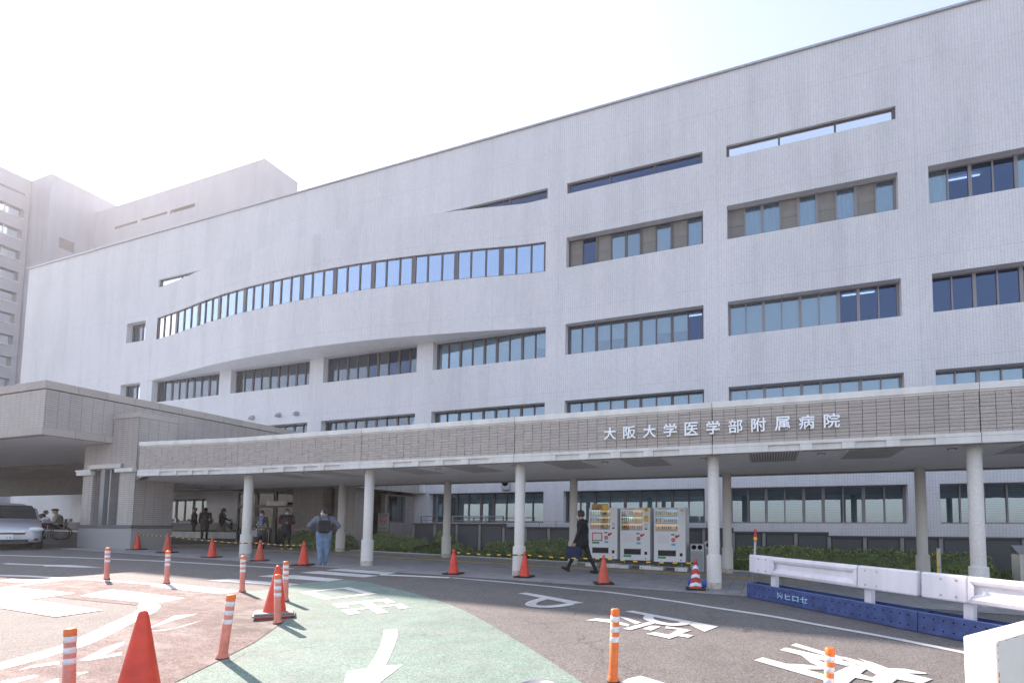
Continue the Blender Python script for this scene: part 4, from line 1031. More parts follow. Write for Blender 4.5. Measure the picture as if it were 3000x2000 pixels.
m_.obj('rust', wb_, stuff=True)

# ------------------------------------------------------------------ cabinet far right, bins, sandbags
cb_ = thing('metal_cabinet', 'beige metal waste cabinet at the far right behind the rail', 'cabinet', (6.55, 16.2, gz(6.5, 16.2)))
m_ = MB(); m_.box((-.1, 0, .05), (.9, .5, .82), WBOX); m_.obj('body', cb_, bevel=.01)
m_ = MB(); m_.quad([(-.12,-.02,.82),(.92,-.02,.82),(.92,.45,1.05),(-.12,.45,1.05)], STEEL); m_.quad([(-.12,.45,1.05),(.92,.45,1.05),(.92,.5,.82),(-.12,.5,.82)], STEEL); m_.quad([(-.12,-.02,.82),(-.12,.45,1.05),(-.12,.5,.82)], STEEL); m_.obj('sloping_lid', cb_)
m_ = MB(); m_.box((.0, -.012, .12), (.38, -.001, .76), STEEL); m_.box((.42, -.012, .12), (.8, -.001, .76), STEEL); m_.obj('door', cb_)
m_ = MB(); m_.box((.3, -.03, .45), (.34, -.012, .55), BLK); m_.obj('handle', cb_)
YV = 14.6
def rbin(px0, px1, ytop, Y, label):
    a = F(px0, ytop, Y); b = F(px1, ytop, Y); z0 = gz(a.x, Y)
    t_ = thing('recycling_bin', label, 'bin', (a.x, Y, z0), 0, 'recycling bins beside the vending machines'); w_ = b.x-a.x; h = a.z-z0
    m_ = MB(); m_.box((0,0,0), (w_, .42, h), METAL); m_.obj('body', t_, bevel=.02)
    m_ = MB(); m_.box((.03,-.012,.06), (w_-.03,-.001,h-.22), mat('grey_bin_door', (.33, .35, .36), .5)); m_.obj('door', t_)
    for k in (.28, .72):
        m_ = MB(); m_.tube((w_*k, -.02, h-.1), (w_*k, .002, h-.1), .07, .07, HOLE, 18); m_.tube((w_*k, -.014, h-.1), (w_*k, .0, h-.1), .085, .085, METAL, 18); m_.obj('drop_hole', t_)
rbin(2022, 2062, 1592, 14.7, 'grey recycling bin directly right of the vending machines')
rbin(2063, 2108, 1585, 14.9, 'grey recycling bin with round holes partly behind the front column')
sb_ = thing('sandbag', 'blue plastic sandbag right of the chevron cone', 'sandbag', G(2058, 1722), 0, 'blue sandbags at the chevron cone')
BLB = mat('blue_bag_plastic', (.02, .12, .50), .5, nscale=12, namt=.3)
def bag(t_, sc):
    m_ = MB(); m_.ball((0,0,.09), .1, BLB, sc, 3)
    for v in m_.bm.verts:
        v.co += Vector((math.sin(v.co.z*60+v.co.x*40)*.006, math.sin(v.co.x*70)*.006, math.sin(v.co.x*50+v.co.y*30)*.008)); v.co.z = max(0, v.co.z)
    m_.obj('bag', t_); m2 = MB(); m2.tube((sc[0]*.08,0,.12), (sc[0]*.13,-.01,.17), .02, .035, BLB, 8); m2.obj('tied_neck', t_)
bag(sb_, (1.3,.9,1.0)); sb_.location += Vector((.1,.12,0))
sb2 = thing('sandbag', 'blue plastic sandbag peeking out left of the chevron cone', 'sandbag', G(2018, 1716)+Vector((.05,.1,0)), .8, 'blue sandbags at the chevron cone'); bag(sb2, (1.0,.8,.95))

# ------------------------------------------------------------------ vending machines
CANC = [mat('can_%s' % n_, c_, .35) for n_, c_ in (('green', (.06,.30,.10)), ('brown', (.16,.08,.04)), ('red', (.5,.05,.04)), ('white', (.65,.65,.62)), ('blue', (.08,.2,.5)), ('gold', (.55,.38,.12)), ('lime', (.35,.5,.1)), ('black', (.04,.04,.05)))]
BACKO = mat('display_back_orange', (.62, .40, .22), .6, emit=(.7,.5,.3), estr=.1); BACKB = mat('display_back_blue', (.2, .42, .68), .6, emit=(.25,.45,.7), estr=.1); BACKW = mat('display_back_pale', (.45,.6,.65), .6, emit=(.4,.6,.7), estr=.2)
VG = glassmat('display_glass', (.9,.95,1), .03, trans=(.96,.96,.96))
BTN = mat('button_strip', (.70,.70,.72), .4); 
def vending(x0, x1, label, seed, header, backs, extra_):
    random.seed(seed); w_ = x1-x0; z0 = gz(x0, YV); H_ = 2.13-z0; b0 = .26
    t_ = thing('vending_machine', label, 'vending machine', (x0, YV, z0), 0, 'drink vending machines on the walkway')
    m_ = MB()
    dz0, dz1 = b0+.92, H_-.07; dx0, dx1 = .04, w_*.75
    # shell with recess
    m_.box((0, .08, b0), (w_, .74, H_), VMW); m_.obj('cabinet', t_, bevel=.01)
    m_ = MB(); m_.box((0,0,b0), (w_,.078,dz0), VMW); m_.box((0,0,dz1), (w_,.078,H_), VMW); m_.box((0,0,dz0), (dx0,.078,dz1), VMW); m_.box((dx1,0,dz0), (w_,.078,dz1), VMW); m_.obj('front_door', t_)
    m_ = MB(); m_.box((dx0, .004, dz0), (dx1, .008, dz1), VG); m_.obj('display_window', t_)
    rows = 3; rh = (dz1-dz0)/rows
    for r_ in range(rows):
        zb = dz0+r_*rh
        m_ = MB(); bk = backs[r_]
        m_.box((dx0, .072, zb+.05), (dx0+(dx1-dx0)*(.5 if len(bk) > 1 else 1), .077, zb+rh), bk[0])
        if len(bk) > 1: m_.box((dx0+(dx1-dx0)*.5, .072, zb+.05), (dx1, .077, zb+rh), bk[1])
        m_.obj('display_back', t_)
        m_ = MB(); m_.box((dx0, .012, zb+.005), (dx1, .07, zb+.045), BTN)
        n = 10
        for i in range(n):
            xx = dx0+(dx1-dx0)*(i+.5)/n; m_.box((xx-.022, .008, zb+.013), (xx+.022, .012, zb+.03), BLK)
        m_.obj('button_strip', t_)
        m_ = MB(); m_.box((dx0, .03, zb+.047), (dx1, .04, zb+.065), YLP if r_ else ORP); m_.obj('price_strip', t_)
        m_ = MB()
        for i in range(n+1):
            xx = dx0+(dx1-dx0)*(i+.5)/(n+1); big = (r_ == 2 and i < n*.6) or (r_ == 1 and i < 4)
            hh_ = rh*.62 if big else rh*.4; c_ = random.choice(CANC)
            m_.tube((xx, .045, zb+.066), (xx, .045, zb+.066+hh_*.8), .024, .024, c_, 10); m_.tube((xx, .045, zb+.066+hh_*.8), (xx, .045, zb+.066+hh_), .024, .011, c_ if not big else CANC[3], 10)
        m_.obj('drinks', t_, stuff=True)
    m_ = MB(); m_.box((w_*.13, -.002, b0+.18), (w_*.70, .02, b0+.34), BLK); m_.box((w_*.13-.012, -.006, b0+.168), (w_*.70+.012, -.0021, b0+.18), STEEL); m_.box((w_*.13-.012, -.006, b0+.34), (w_*.70+.012, -.0021, b0+.352), STEEL); m_.obj('delivery_flap', t_)
    m_ = MB(); m_.box((w_*.82, -.006, b0+.17), (w_*.91, -.0005, b0+.27), REDP); m_.box((w_*.825, -.01, b0+.195), (w_*.905, -.0061, b0+.262), BLK); m_.obj('coin_return', t_)
    m_ = MB()
    for cx, cz, r_ in ((.62, .66, .062), (.72, .76, .045), (.79, .79, .03)):
        m_.tube((cx*w_, -.008, b0+cz), (cx*w_, -.0005, b0+cz), r_, r_, REDP, 22)
    m_.box((.62*w_-.03, -.012, b0+.64), (.62*w_+.03, -.0081, b0+.68), METAL); m_.box((.55*w_, -.006, b0+.8), (.66*w_, -.0005, b0+.835), BLK); m_.obj('payment_panel', t_)
    m_ = MB(); m_.box((w_*.12, -.004, b0+.55), (w_*.48, -.0005, b0+.82), REDP if seed == 1 else WHP); m_.box((w_*.15, -.006, b0+.58), (w_*.45, -.0041, b0+.79), WHP); m_.obj('notice_poster', t_)
    m_ = MB(); m_.box((w_*.12, -.004, b0+(.47 if seed == 1 else .095)), (w_*.38, -.0005, b0+(.53 if seed == 1 else .155)), GRNP); m_.obj('green_sticker', t_)
    m_ = MB(); m_.box((w_*.56, -.004, b0+.49), (w_*.69, -.0005, b0+.555), BLUP); m_.obj('blue_sticker', t_)
    m_ = MB(); m_.tube((w_*.86,-.004,b0-.0+.06), (w_*.86,-.0005,b0+.06), .028, .028, BLUP, 16); m_.obj('round_sticker', t_)
    if seed != 3:
        m_ = MB(); m_.box((w_*.83, -.004, dz0+.02), (w_*.91, -.0005, dz0+.19), BLK); m_.box((w_*.838, -.006, dz0+.06), (w_*.902, -.0041, dz0+.175), WHP); m_.obj('card_reader', t_)
    if header:
        text_obj('lettering', 'CANS SHOP', .06, ORP, t_, (w_*.3, -.004, H_-.035), depth=.002, offset=.001, fitw=w_*.36, fith=.036)
        text_obj('lettering', 'ピーチヒルズ自販機', .04, REDP, t_, (w_*.63, -.004, H_-.035), depth=.002, fitw=w_*.26, fith=.024)
    m_ = MB()
    if extra_ == 'board':
        m_.box((.11, -.05, H_-.06), (.66, -.02, H_+.13), mat('sepia_print', (.45, .28, .11), .6, nscale=10, namt=.5)); o_ = m_.obj('advert_board', t_)
        m_ = MB(); m_.box((.47, -.053, H_-.05), (.65, -.051, H_+.12), YLP); m_.obj('yellow_panel', o_)
        m_ = MB()
        for i in range(7): m_.tube((.15+i*.04, -.054, H_-.05), (.15+i*.04, -.054, H_+.02), .009, .005, BLK, 6)
        m_.obj('figure_print', o_)
    elif extra_ == 'yellow':
        m_.tube((w_*.88,-.02,H_-.06), (w_*.88,-.004,H_-.06), .075, .075, YLP, 22); m_.tube((w_*.88,-.024,H_-.06), (w_*.88,-.021,H_-.06), .035, .035, ORP, 18); m_.obj('round_badge', t_)
        m_ = MB(); m_.box((w_*.81, -.006, H_-.44), (w_*.95, -.001, H_-.23), YLP); m_.obj('yellow_notice', t_)
        text_obj('lettering', '当り', .06, REDP, t_, (w_*.88, -.008, H_-.29), depth=.002)
        m_ = MB(); m_.box((w_*.82, -.004, H_-.215), (w_*.94, -.001, H_-.14), WHP); m_.obj('small_notice', t_)
        text_obj('lettering', 'く・', .05, REDP, t_, (w_*.88, -.007, H_-.18), depth=.002)
    else:
        for cx, cz, r_ in ((.9,-.08,.035),(.87,-.1,.02),(.93,-.1,.02)):
            n = 16
            for k in range(n):
                a0, a1 = 2*math.pi*k/n, 2*math.pi*(k+1)/n; m_.tube((w_*cx+r_*math.cos(a0),-.003,H_+cz+r_*math.sin(a0)), (w_*cx+r_*math.cos(a1),-.003,H_+cz+r_*math.sin(a1)), .004, .004, REDP, 5)
        m_.obj('red_emblem', t_)
        text_obj('lettering', 'くま', .05, REDP, t_, (w_*.9, -.004, H_-.19), depth=.002)
    for xx in (.12, w_-.12):
        for yy in (.1, .62):
            m_ = MB(); m_.tube((xx, yy, .14), (xx, yy, b0), .02, .02, METAL, 8); m_.obj('foot', t_)
    m_ = MB(); m_.box((.03, .0, b0-.02), (w_-.03, .05, b0), BLK); m_.obj('bottom_grille', t_)
    for xx in (-.06, w_-.3):
        m_ = MB(); m_.box((xx, -.12, 0), (xx+.36, .35, .11), CONC)
        for q in (.07, .29): m_.tube((xx+q, -.1215, .05), (xx+q, -.118, .05), .012, .012, HOLE, 8)
        m_.obj('concrete_block', t_, bevel=.012)
    return t_
def X_(px): return F(px, 1560, YV).x
vending(X_(1725), X_(1808), 'left vending machine with a brown advert board on its top', 1, False, [[BACKO],[BACKB, BACKO],[BACKW, BACKO]], 'board')
vending(X_(1817), X_(1904), 'middle vending machine with a round yellow badge', 2, True, [[BACKO],[BACKW, BACKO],[BACKB, BACKO]], 'yellow')
vending(X_(1916), X_(2008), 'right vending machine with a red emblem, beside the bins', 3, True, [[BACKO],[BACKB],[BACKB]], 'red')

# ------------------------------------------------------------------ boards by the entrance
p = Vector((-17.55, 17.4, 0))
ns = thing('notice_board', 'grey no-smoking notice board in front of the dark brick wall', 'notice board', (F(1122, 1560, 17.6).x, 17.6, gz(-17, 17.6)))
za, zb = F(1122, 1503, 17.6).z-ns.location.z, F(1122, 1555, 17.6).z-ns.location.z
m_ = MB(); m_.box((-.3, 0, zb), (.3, .03, za), mat('grey_board', (.45,.45,.46), .6)); m_.obj('panel', ns)
m_ = MB(); m_.box((-.34, 0, 0), (-.31, .03, za+.05), FRAMED); m_.box((.31, 0, 0), (.34, .03, za+.05), FRAMED); m_.obj('stand', ns)
m_ = MB(); n = 24; zc = (za+zb)/2+.08; R_ = .17
for k in range(n):
    a0, a1 = 2*math.pi*k/n, 2*math.pi*(k+1)/n; m_.tube((R_*math.cos(a0),-.008,zc+R_*math.sin(a0)), (R_*math.cos(a1),-.008,zc+R_*math.sin(a1)), .014, .014, REDP, 6)
m_.tube((-.12,-.008,zc+.12), (.12,-.008,zc-.12), .014, .014, REDP, 6); m_.tube((-.1,-.006,zc-.02), (.1,-.006,zc-.02), .012, .012, BLK, 6); m_.obj('no_smoking_symbol', ns)
text_obj('lettering', '敷地内全面禁煙', .1, BLK, ns, (0, -.006, za-.08), depth=.002, fitw=.5, fith=.06)
text_obj('lettering', '敷地内は全面禁煙です', .1, BLK, ns, (0, -.006, zb+.12), depth=.002, fitw=.5, fith=.05)
yp = thing('yellow_poster', 'yellow notice poster on a stand between the two waiting people', 'poster', (F(785, 1560, 15.6).x, 15.6, gz(-21, 15.6)))
za, zb = F(785, 1512, 15.6).z-yp.location.z, F(785, 1543, 15.6).z-yp.location.z
m_ = MB(); m_.box((-.13, 0, zb), (.13, .02, za), mat('pale_yellow_sheet', (.60, .55, .30), .7)); m_.obj('sheet', yp)
m_ = MB(); m_.box((-.015, .021, 0), (.015, .04, za), METAL); m_.box((-.15,-.1,0), (.15,.15,.02), METAL); m_.obj('stand', yp)
text_obj('lettering', '受付', .1, REDP, yp, (0, -.004, (za+zb)/2-.02), depth=.002, fitw=.18, fith=.09)
text_obj('lettering', 'お知らせ', .1, BLK, yp, (0, -.004, za-.06), depth=.002, fitw=.2, fith=.05)
ds = thing('door_sign', 'dark wall sign on the pale pier beside the seated wheelchair group', 'sign', (F(700, 1510, 18.9).x, 18.9, F(700, 1510, 18.9).z))
m_ = MB(); m_.box((-.12, 0, -.2), (.12, .03, .2), FRAMED); m_.obj('panel', ds)

# ------------------------------------------------------------------ people
def closest(p, a, b):
    ab = b-a; t = max(0, min(1, (p-a).dot(ab)/max(1e-9, ab.length_squared))); return (p-(a+ab*t)).length, t
def hand_mesh(m, curl=.9):
    """hand hanging down -Z from the wrist, thumb to +X, palm faces +Y"""
    mb = MB(); mb.ball((0,0,-.045), .04, m, (1,.45,1.15), 2)
    for i, (x, L_) in enumerate(((.027,.068),(.009,.076),(-.009,.071),(-.026,.056))):
        p0 = Vector((x, 0, -.075)); p1 = p0+Vector((x*.15, .012*curl, -L_*.5)); p2 = p1+Vector((0, L_*.5*curl, -L_*.32))
        mb.tube(p0, p1, .0095, .0085, m, 6); mb.tube(p1, p2, .0085, .006, m, 6)
    p0 = Vector((.03, .0, -.03)); p1 = p0+Vector((.02, .014, -.03)); p2 = p1+Vector((.0, .014, -.026)); mb.tube(p0, p1, .011, .0095, m, 6); mb.tube(p1, p2, .0095, .007, m, 6)
    return mb.mesh('hand')
HM = hand_mesh(SKIN); HG = hand_mesh(mat('white_glove', (.7,.7,.7), .8))
def person(px, py, hpx, label, top, legs, J=None, face=0, shoes=BLK, hair=HAIRB, mask=True, hairk='short', build=1., coat=0, glove=False, extra=None, Y=None, sleeves=None, skirt=None):
    base = G(px, py)
    if Y: base = F(px, py, Y)
    d = base+Vector((0,0,1))-EYE; scale_px = py-(PPY-FPX*d.dot(_u)/d.dot(_f)); Hm = hpx/scale_px; s_ = Hm/1.70
    root = thing('person', label, 'person', base, face, 'people around the hospital entrance'); root.scale = (s_, s_, s_)
    V = lambda *a: Vector(a)
    j = dict(pel=V(0,0,.95), wai=V(0,0,1.08), che=V(0,0,1.27), nec=V(0,.01,1.45), hea=V(0,-.01,1.585),
             shL=V(-.185,0,1.39), shR=V(.185,0,1.39), elL=V(-.24,.02,1.11), elR=V(.24,.02,1.11), haL=V(-.23,-.06,.87), haR=V(.23,-.06,.87),
             hiL=V(-.09,0,.92), hiR=V(.09,0,.92), knL=V(-.1,-.01,.49), knR=V(.1,-.01,.49), anL=V(-.1,.03,.09), anR=V(.1,.03,.09), toL=V(-.12,-.13,.03), toR=V(.12,-.13,.03))
    for k, v in (J or {}).items(): j[k] = Vector(v)
    bd = build; sl = sleeves or top
    S = [(j['pel'], j['wai'], .135*bd, .13*bd, top if coat else legs), (j['wai'], j['che'], .135*bd, .15*bd, top), (j['che']+V(-.06,0,.03), j['che']+V(.06,0,.03), .135*bd, .135*bd, top), (j['shL'], j['shR'], .075*bd, .075*bd, top), (j['pel']+V(-.05,0,0), j['pel']+V(.05,0,0), .13*bd, .13*bd, legs),
         (j['che'], j['nec'], .09, .06, top), (j['nec'], j['hea'], .052, .055, SKIN)]
    for s in 'LR':
        S += [(j['sh'+s], j['el'+s], .068*bd, .052*bd, sl), (j['el'+s], j['ha'+s], .050*bd, .036*bd, sl),
              (j['hi'+s], j['kn'+s], .098*bd, .064*bd, legs), (j['kn'+s], j['an'+s], .062*bd, .046*bd, legs), (j['an'+s]+V(0,.03,-.04), j['to'+s]+V(0,0,.015), .045, .038, shoes)]
    if coat:
        S += [(j['pel']+V(0,0,.0), j['pel']+V(0,0,-coat), .155*bd, .18*bd, top)]
    if skirt: S += [(j['pel']+V(0,0,.02), j['pel']+V(0,0,-.5), .15, .2, skirt)]
    hd = j['hea']; mb = MB()
    for a, b, r0, r1, m in S:
        mb.ball(a, r0, m, sub=2); mb.ball(b, r1, m, sub=2)
        if (b-a).length > 1e-4: mb.tube(a, b, r0, r1, m, 14)
    hy = J.get('hyaw', 0) if J and 'hyaw' in J else 0
    HR = Matrix.Rotation(root_hy(label), 3, 'Z')
    fw = HR @ V(0,-1,0); rt = HR @ V(1,0,0)
    mb.ball(hd, .1, SKIN, (.80,.98,1.18), 3, HR); mb.ball(hd+fw*.045+V(0,0,-.055), .055, SKIN, (.9,.8,.8), 2); mb.ball(hd+fw*.1+V(0,0,-.015), .014, SKIN, (.9,1,1.6), 1)
    for q in (-1, 1): mb.ball(hd+rt*q*.082+V(0,0,-.01), .022, SKIN, (.4,.8,1.2), 1)
    tmp = mb.obj('tmp'); md = tmp.modifiers.new('r', 'REMESH'); md.mode = 'VOXEL'; md.voxel_size = .016; md.use_smooth_shade = True
    sm = tmp.modifiers.new('s', 'SMOOTH'); sm.factor = .5; sm.iterations = 3
    me = bpy.data.meshes.new_from_object(tmp.evaluated_get(bpy.context.evaluated_depsgraph_get())); me.name = 'body'
    bpy.data.objects.remove(tmp)
    me.materials.clear(); ml = []
    def mid(m):
        if m not in ml: ml.append(m); me.materials.append(m)
        return ml.index(m)
    prim = [(a, b, max(r0, r1), r0, r1, mid(m)) for a, b, r0, r1, m in S]; sk = mid(SKIN)
    vc = me.vertices
    for f in me.polygons:
        c = f.center; best = 9; bi = 0
        if (c-hd).length < .13 and c.z > hd.z-.11: f.material_index = sk; f.use_smooth = True; continue
        for a, b, rm, r0, r1, i_ in prim:
            dd, t = closest(c, a, b); dd -= r0+(r1-r0)*t
            if dd < best: best = dd; bi = i_
        f.material_index = bi; f.use_smooth = True
    body = inst('body', me, root)
    # hair
    hm = MB()
    if hairk != 'none':
        hm.ball(hd-fw*.016+V(0,0,.018), .108, hair, (.86,1.0,1.14), 3, HR)
        for v in list(hm.bm.verts):
            r_ = v.co-hd; f_ = r_.dot(fw)
            if f_ > .035 and r_.z < .05: v.co -= fw*(f_-.03)*.9
            if r_.z < -.045 and hairk == 'short': v.co.z += (-.045-r_.z)*.9
            v.co += Vector((math.sin(v.co.x*90)*.003, math.sin(v.co.y*80)*.003, math.sin(v.co.x*60+v.co.y*50)*.004))
        if hairk == 'long':
            hm.tube(hd-fw*.05+V(0,0,.02), hd-fw*.07+V(0,0,-.24), .09, .07, hair, 14); hm.ball(hd-fw*.07+V(0,0,-.24), .07, hair, (1,.7,1.2), 2)
        hm.obj('hair', root)
    if mask:
        mm = MB(); mm.ball(hd+fw*.058+V(0,0,-.048), .058, MASKM, (1.12,.92,.86), 2, HR); mm.obj('face_mask', root)
    em = MB()
    for q in (-1, 1): em.ball(hd+fw*.087+rt*q*.032+V(0,0,.008), .011, BLK, (1.2,.6,.7), 1)
    em.obj('eyes', root)
    for s in 'LR':
        dv_ = (j['ha'+s]-j['el'+s]).normalized(); o = inst('hand', HG if glove else HM, root, j['ha'+s])
        o.rotation_mode = 'QUATERNION'; qn = (-dv_).to_track_quat('Z', 'X' if s == 'L' else 'X'); o.rotation_quaternion = qn; o.location = j['ha'+s]-dv_*.01
    if extra: extra(root, j, hd, fw, rt)
    return root
HYAW = {}
def root_hy(label): return HYAW.get(label, 0)
CL = lambda n_, c_, **k: mat(n_, c_, .85, nscale=k.get('ns', 14), namt=k.get('na', .2))
BLACKC = CL('black_cloth', (.02,.021,.024)); NAVY = CL('navy_cloth', (.025,.035,.075)); GREYJ = CL('slate_grey_jacket', (.13,.145,.19)); JEANS = CL('washed_denim', (.17,.25,.38), ns=6, na=.35)
PUFF = CL('dark_puffer_vest', (.035,.037,.05)); PLAID = CL('dark_red_plaid', (.14,.035,.05), ns=30, na=.6); GREYC = CL('grey_green_cardigan', (.12,.13,.13)); BROWNC = CL('dark_brown_coat', (.05,.043,.038)); OLIVE = CL('olive_brown_jacket', (.055,.045,.028))
BEIGE = CL('beige_jacket', (.33,.29,.25)); PINKS = CL('pinkish_pleated_skirt', (.28,.23,.22), ns=40, na=.3); REDC = CL('dark_red_sweater', (.13,.025,.03)); WSHOE = mat('white_shoe', (.6,.6,.6), .6); DSHOE = mat('dark_shoe', (.015,.015,.018), .6); GREENC = CL('dark_green_blazer', (.022,.03,.03))
SCARF = CL('light_blue_scarf', (.24,.32,.62)); SACK = CL('pale_tote', (.42,.42,.46)); TAN = CL('tan_leather', (.40,.19,.06))

L1 = 'man seen from behind in grey jacket and jeans with a black backpack'
HYAW[L1] = rad(-108)
def x_back(root, j, hd, fw, rt):
    m_ = MB(); m_.box((-.16,-.33,.98), (.16,-.13,1.36), BLACKC); m_.obj('backpack', root, bevel=.06, seg=4)
    m_ = MB(); m_.box((-.12,-.37,1.0), (.12,-.33,1.17), BLACKC); m_.obj('backpack_pocket', root, bevel=.02, seg=3)
    m_ = MB()
    for s_ in (-1, 1): m_.tube((s_*.11,-.15,1.36), (s_*.12,-.02,1.49), .018, .018, BLACKC, 8); m_.tube((s_*.12,-.02,1.49), (s_*.14,.13,1.3), .018, .018, BLACKC, 8)
    m_.obj('backpack_strap', root)
    m_ = MB(); m_.ball((0,-.06,1.46), .1, GREYJ, (1.35,.85,.5), 2); m_.obj('hood', root)
    m_ = MB(); m_.tube((-.1,-.04,1.625), (-.1,.05,1.625), .006, .006, BLK, 6); m_.obj('glasses', root)
person(945, 1657, 168, L1, GREYJ, JEANS, dict(elL=(-.38,.0,1.18), haL=(-.24,.16,1.05), elR=(.38,.0,1.18), haR=(.24,.16,1.05), shL=(-.2,0,1.39), shR=(.2,0,1.39), anL=(-.07,.0,.09), toL=(-.08,.13,.03), anR=(.06,.12,.1), toR=(.07,.26,.04), knL=(-.09,.02,.49), knR=(.09,.05,.49), hea=(0,.01,1.6)), rad(48), WSHOE, extra=x_back, build=1.28)

L2 = 'man in a black suit walking left with a navy briefcase'
HYAW[L2] = 0
def x_case(root, j, hd, fw, rt):
    p = j['haR']; m_ = MB(); m_.box((p.x-.04, p.y-.22, p.z-.40), (p.x+.06, p.y+.2, p.z-.10), NAVY); m_.obj('briefcase', root, bevel=.025, seg=3)
    m_ = MB(); 
    for q in (-.06, .06): m_.tube((p.x, p.y+q, p.z-.1), (p.x, p.y+q*.5, p.z-.05), .008, .008, NAVY, 6)
    m_.tube((p.x, p.y-.03, p.z-.05), (p.x, p.y+.03, p.z-.05), .01, .01, NAVY, 6); m_.obj('briefcase_handle', root)
    m_ = MB(); m_.box((-.075,-.1,1.63), (.09,-.085,1.65), BLK); m_.obj('glasses', root)
# walks along -X : local -Y forward, so face = -90deg
person(1706, 1680, 186, L2, BLACKC, BLACKC, dict(anL=(-.08,.36,.1), toL=(-.08,.22,.045), knL=(-.09,.14,.52), anR=(.08,-.40,.13), toR=(.08,-.55,.15), knR=(.09,-.2,.52), haR=(.2,-.16,.84), elR=(.22,-.02,1.12), haL=(-.2,-.12,.9), hea=(0,-.075,1.58), nec=(0,-.03,1.46), che=(0,-.01,1.27)), rad(-90), DSHOE, hair=mat('greying_hair', (.05,.045,.045), .7), extra=x_case, coat=.1)

L3 = 'man in a dark puffer vest and plaid sleeves looking at his phone'
def x_vest(root, j, hd, fw, rt):
    m_ = MB(); m_.box((-.03,-.33,1.13), (.04,-.32,1.24), BLK); m_.obj('phone', root)
    m_ = MB(); m_.box((.17,-.12,.86), (.28,.06,1.0), TAN); m_.obj('shoulder_bag', root, bevel=.02); m_ = MB(); m_.tube((-.12,-.1,1.45), (.2,-.12,1.0), .01, .01, TAN, 6); m_.obj('bag_strap', root)
person(836, 1610, 119, L3, PUFF, BLACKC, dict(elL=(-.27,-.02,1.13), haL=(-.05,-.27,1.14), elR=(.27,-.02,1.13), haR=(.05,-.27,1.12), anL=(-.12,.02,.09), anR=(.13,-.03,.09), toR=(.24,-.14,.03)), rad(50), WSHOE, hair=HAIRG, extra=x_vest, build=1.05, coat=.12, sleeves=PLAID)

L4 = 'woman in an argyle cardigan and light blue scarf carrying a pale tote bag'
def x_wom(root, j, hd, fw, rt):
    m_ = MB(); m_.tube((-.06,-.06,1.42), (.0,-.14,1.32), .06, .05, SCARF, 10); m_.tube((.06,-.06,1.42), (.0,-.14,1.32), .06, .05, SCARF, 10); m_.tube((0,-.16,1.34), (.03,-.19,.98), .05, .06, SCARF, 10); m_.ball((0,.0,1.46), .1, SCARF, (1.1,1,.45), 2); m_.obj('scarf', root)
    m_ = MB()
    for k in range(14):
        x, z = (-.14+(k % 4)*.09+(k//4 % 2)*.045), .9+(k//4)*.1; m = YLP if k % 2 else WHP
        m_.quad([(x-.028,-.185,z),(x,-.19,z-.035),(x+.028,-.185,z),(x,-.188,z+.035)], m)
    m_.obj('argyle_pattern', root)
    p = j['haL']; m_ = MB(); m_.box((p.x-.16,p.y-.06,p.z-.42), (p.x+.14,p.y+.04,p.z-.12), SACK); m_.obj('tote_bag', root, bevel=.03)
    m_ = MB(); m_.tube((p.x-.08,p.y,p.z-.13), (p.x-.02,p.y,p.z-.02), .008, .008, SACK, 6); m_.tube((p.x+.08,p.y,p.z-.13), (p.x+.02,p.y,p.z-.02), .008, .008, SACK, 6); m_.obj('bag_handle', root)
person(762, 1608, 112, L4, GREYC, BLACKC, dict(elL=(-.27,.02,1.12), haL=(-.24,-.12,.98), haR=(.26,-.05,.85)), rad(46), DSHOE, extra=x_wom, build=1.05, coat=.16)

L5 = 'uniformed attendant in a peaked cap and white gloves by the pillar'
HYAW[L5] = 0
def x_cap(root, j, hd, fw, rt):
    m_ = MB(); m_.lathe([(.105,.06),(.112,.085),(.135,.115),(.13,.13),(.04,.14)], BLACKC, 20, (hd.x, hd.y, hd.z)); m_.lathe([(.106,.058),(.108,.08)], WHP, 20, (hd.x, hd.y, hd.z-.002)); m_.quad([(hd.x-.07,hd.y-.09,hd.z+.065),(hd.x+.07,hd.y-.09,hd.z+.065),(hd.x+.05,hd.y-.17,hd.z+.045),(hd.x-.05,hd.y-.17,hd.z+.045)], BLK); m_.obj('peaked_cap', root)
person(566, 1574, 87, L5, GREENC, BLACKC, dict(haR=(.2,-.14,.9)), rad(-30), DSHOE, glove=True, extra=x_cap, coat=.1)
L6 = 'person in a long dark coat seen from behind next to the attendant'
person(598, 1579, 92, L6, BROWNC, BLACKC, None, rad(-127), DSHOE, mask=False, hairk='long', build=1.1, coat=.28)
L7 = 'person in a brown top and pale pleated skirt pushing a stroller'
def x_push(root, j, hd, fw, rt): pass
person(648, 1578, 91, L7, OLIVE, BLACKC, dict(haL=(-.15,-.35,1.0), haR=(.15,-.35,1.0), elL=(-.24,-.12,1.12), elR=(.24,-.12,1.12), hea=(0,-.06,1.56)), rad(140), DSHOE, mask=False, hairk='long', build=1.08, skirt=PINKS)
L8 = 'person in dark clothes standing half hidden behind the yellow poster'
person(803, 1590, 78, L8, CL('maroon_coat', (.08,.03,.04)), BLACKC, None, rad(30), DSHOE, coat=.2)
L9 = 'person in a dark red sweater holding up hands at the dark entrance'
person(1048, 1600, 92, L9, REDC, NAVY, dict(elR=(.26,-.1,1.15), haR=(.12,-.26,1.4), elL=(-.26,-.08,1.14), haL=(-.08,-.26,1.32)), rad(40), DSHOE, Y=17.2)
L10 = 'person in a dark hooded jacket bending over behind the silver car'
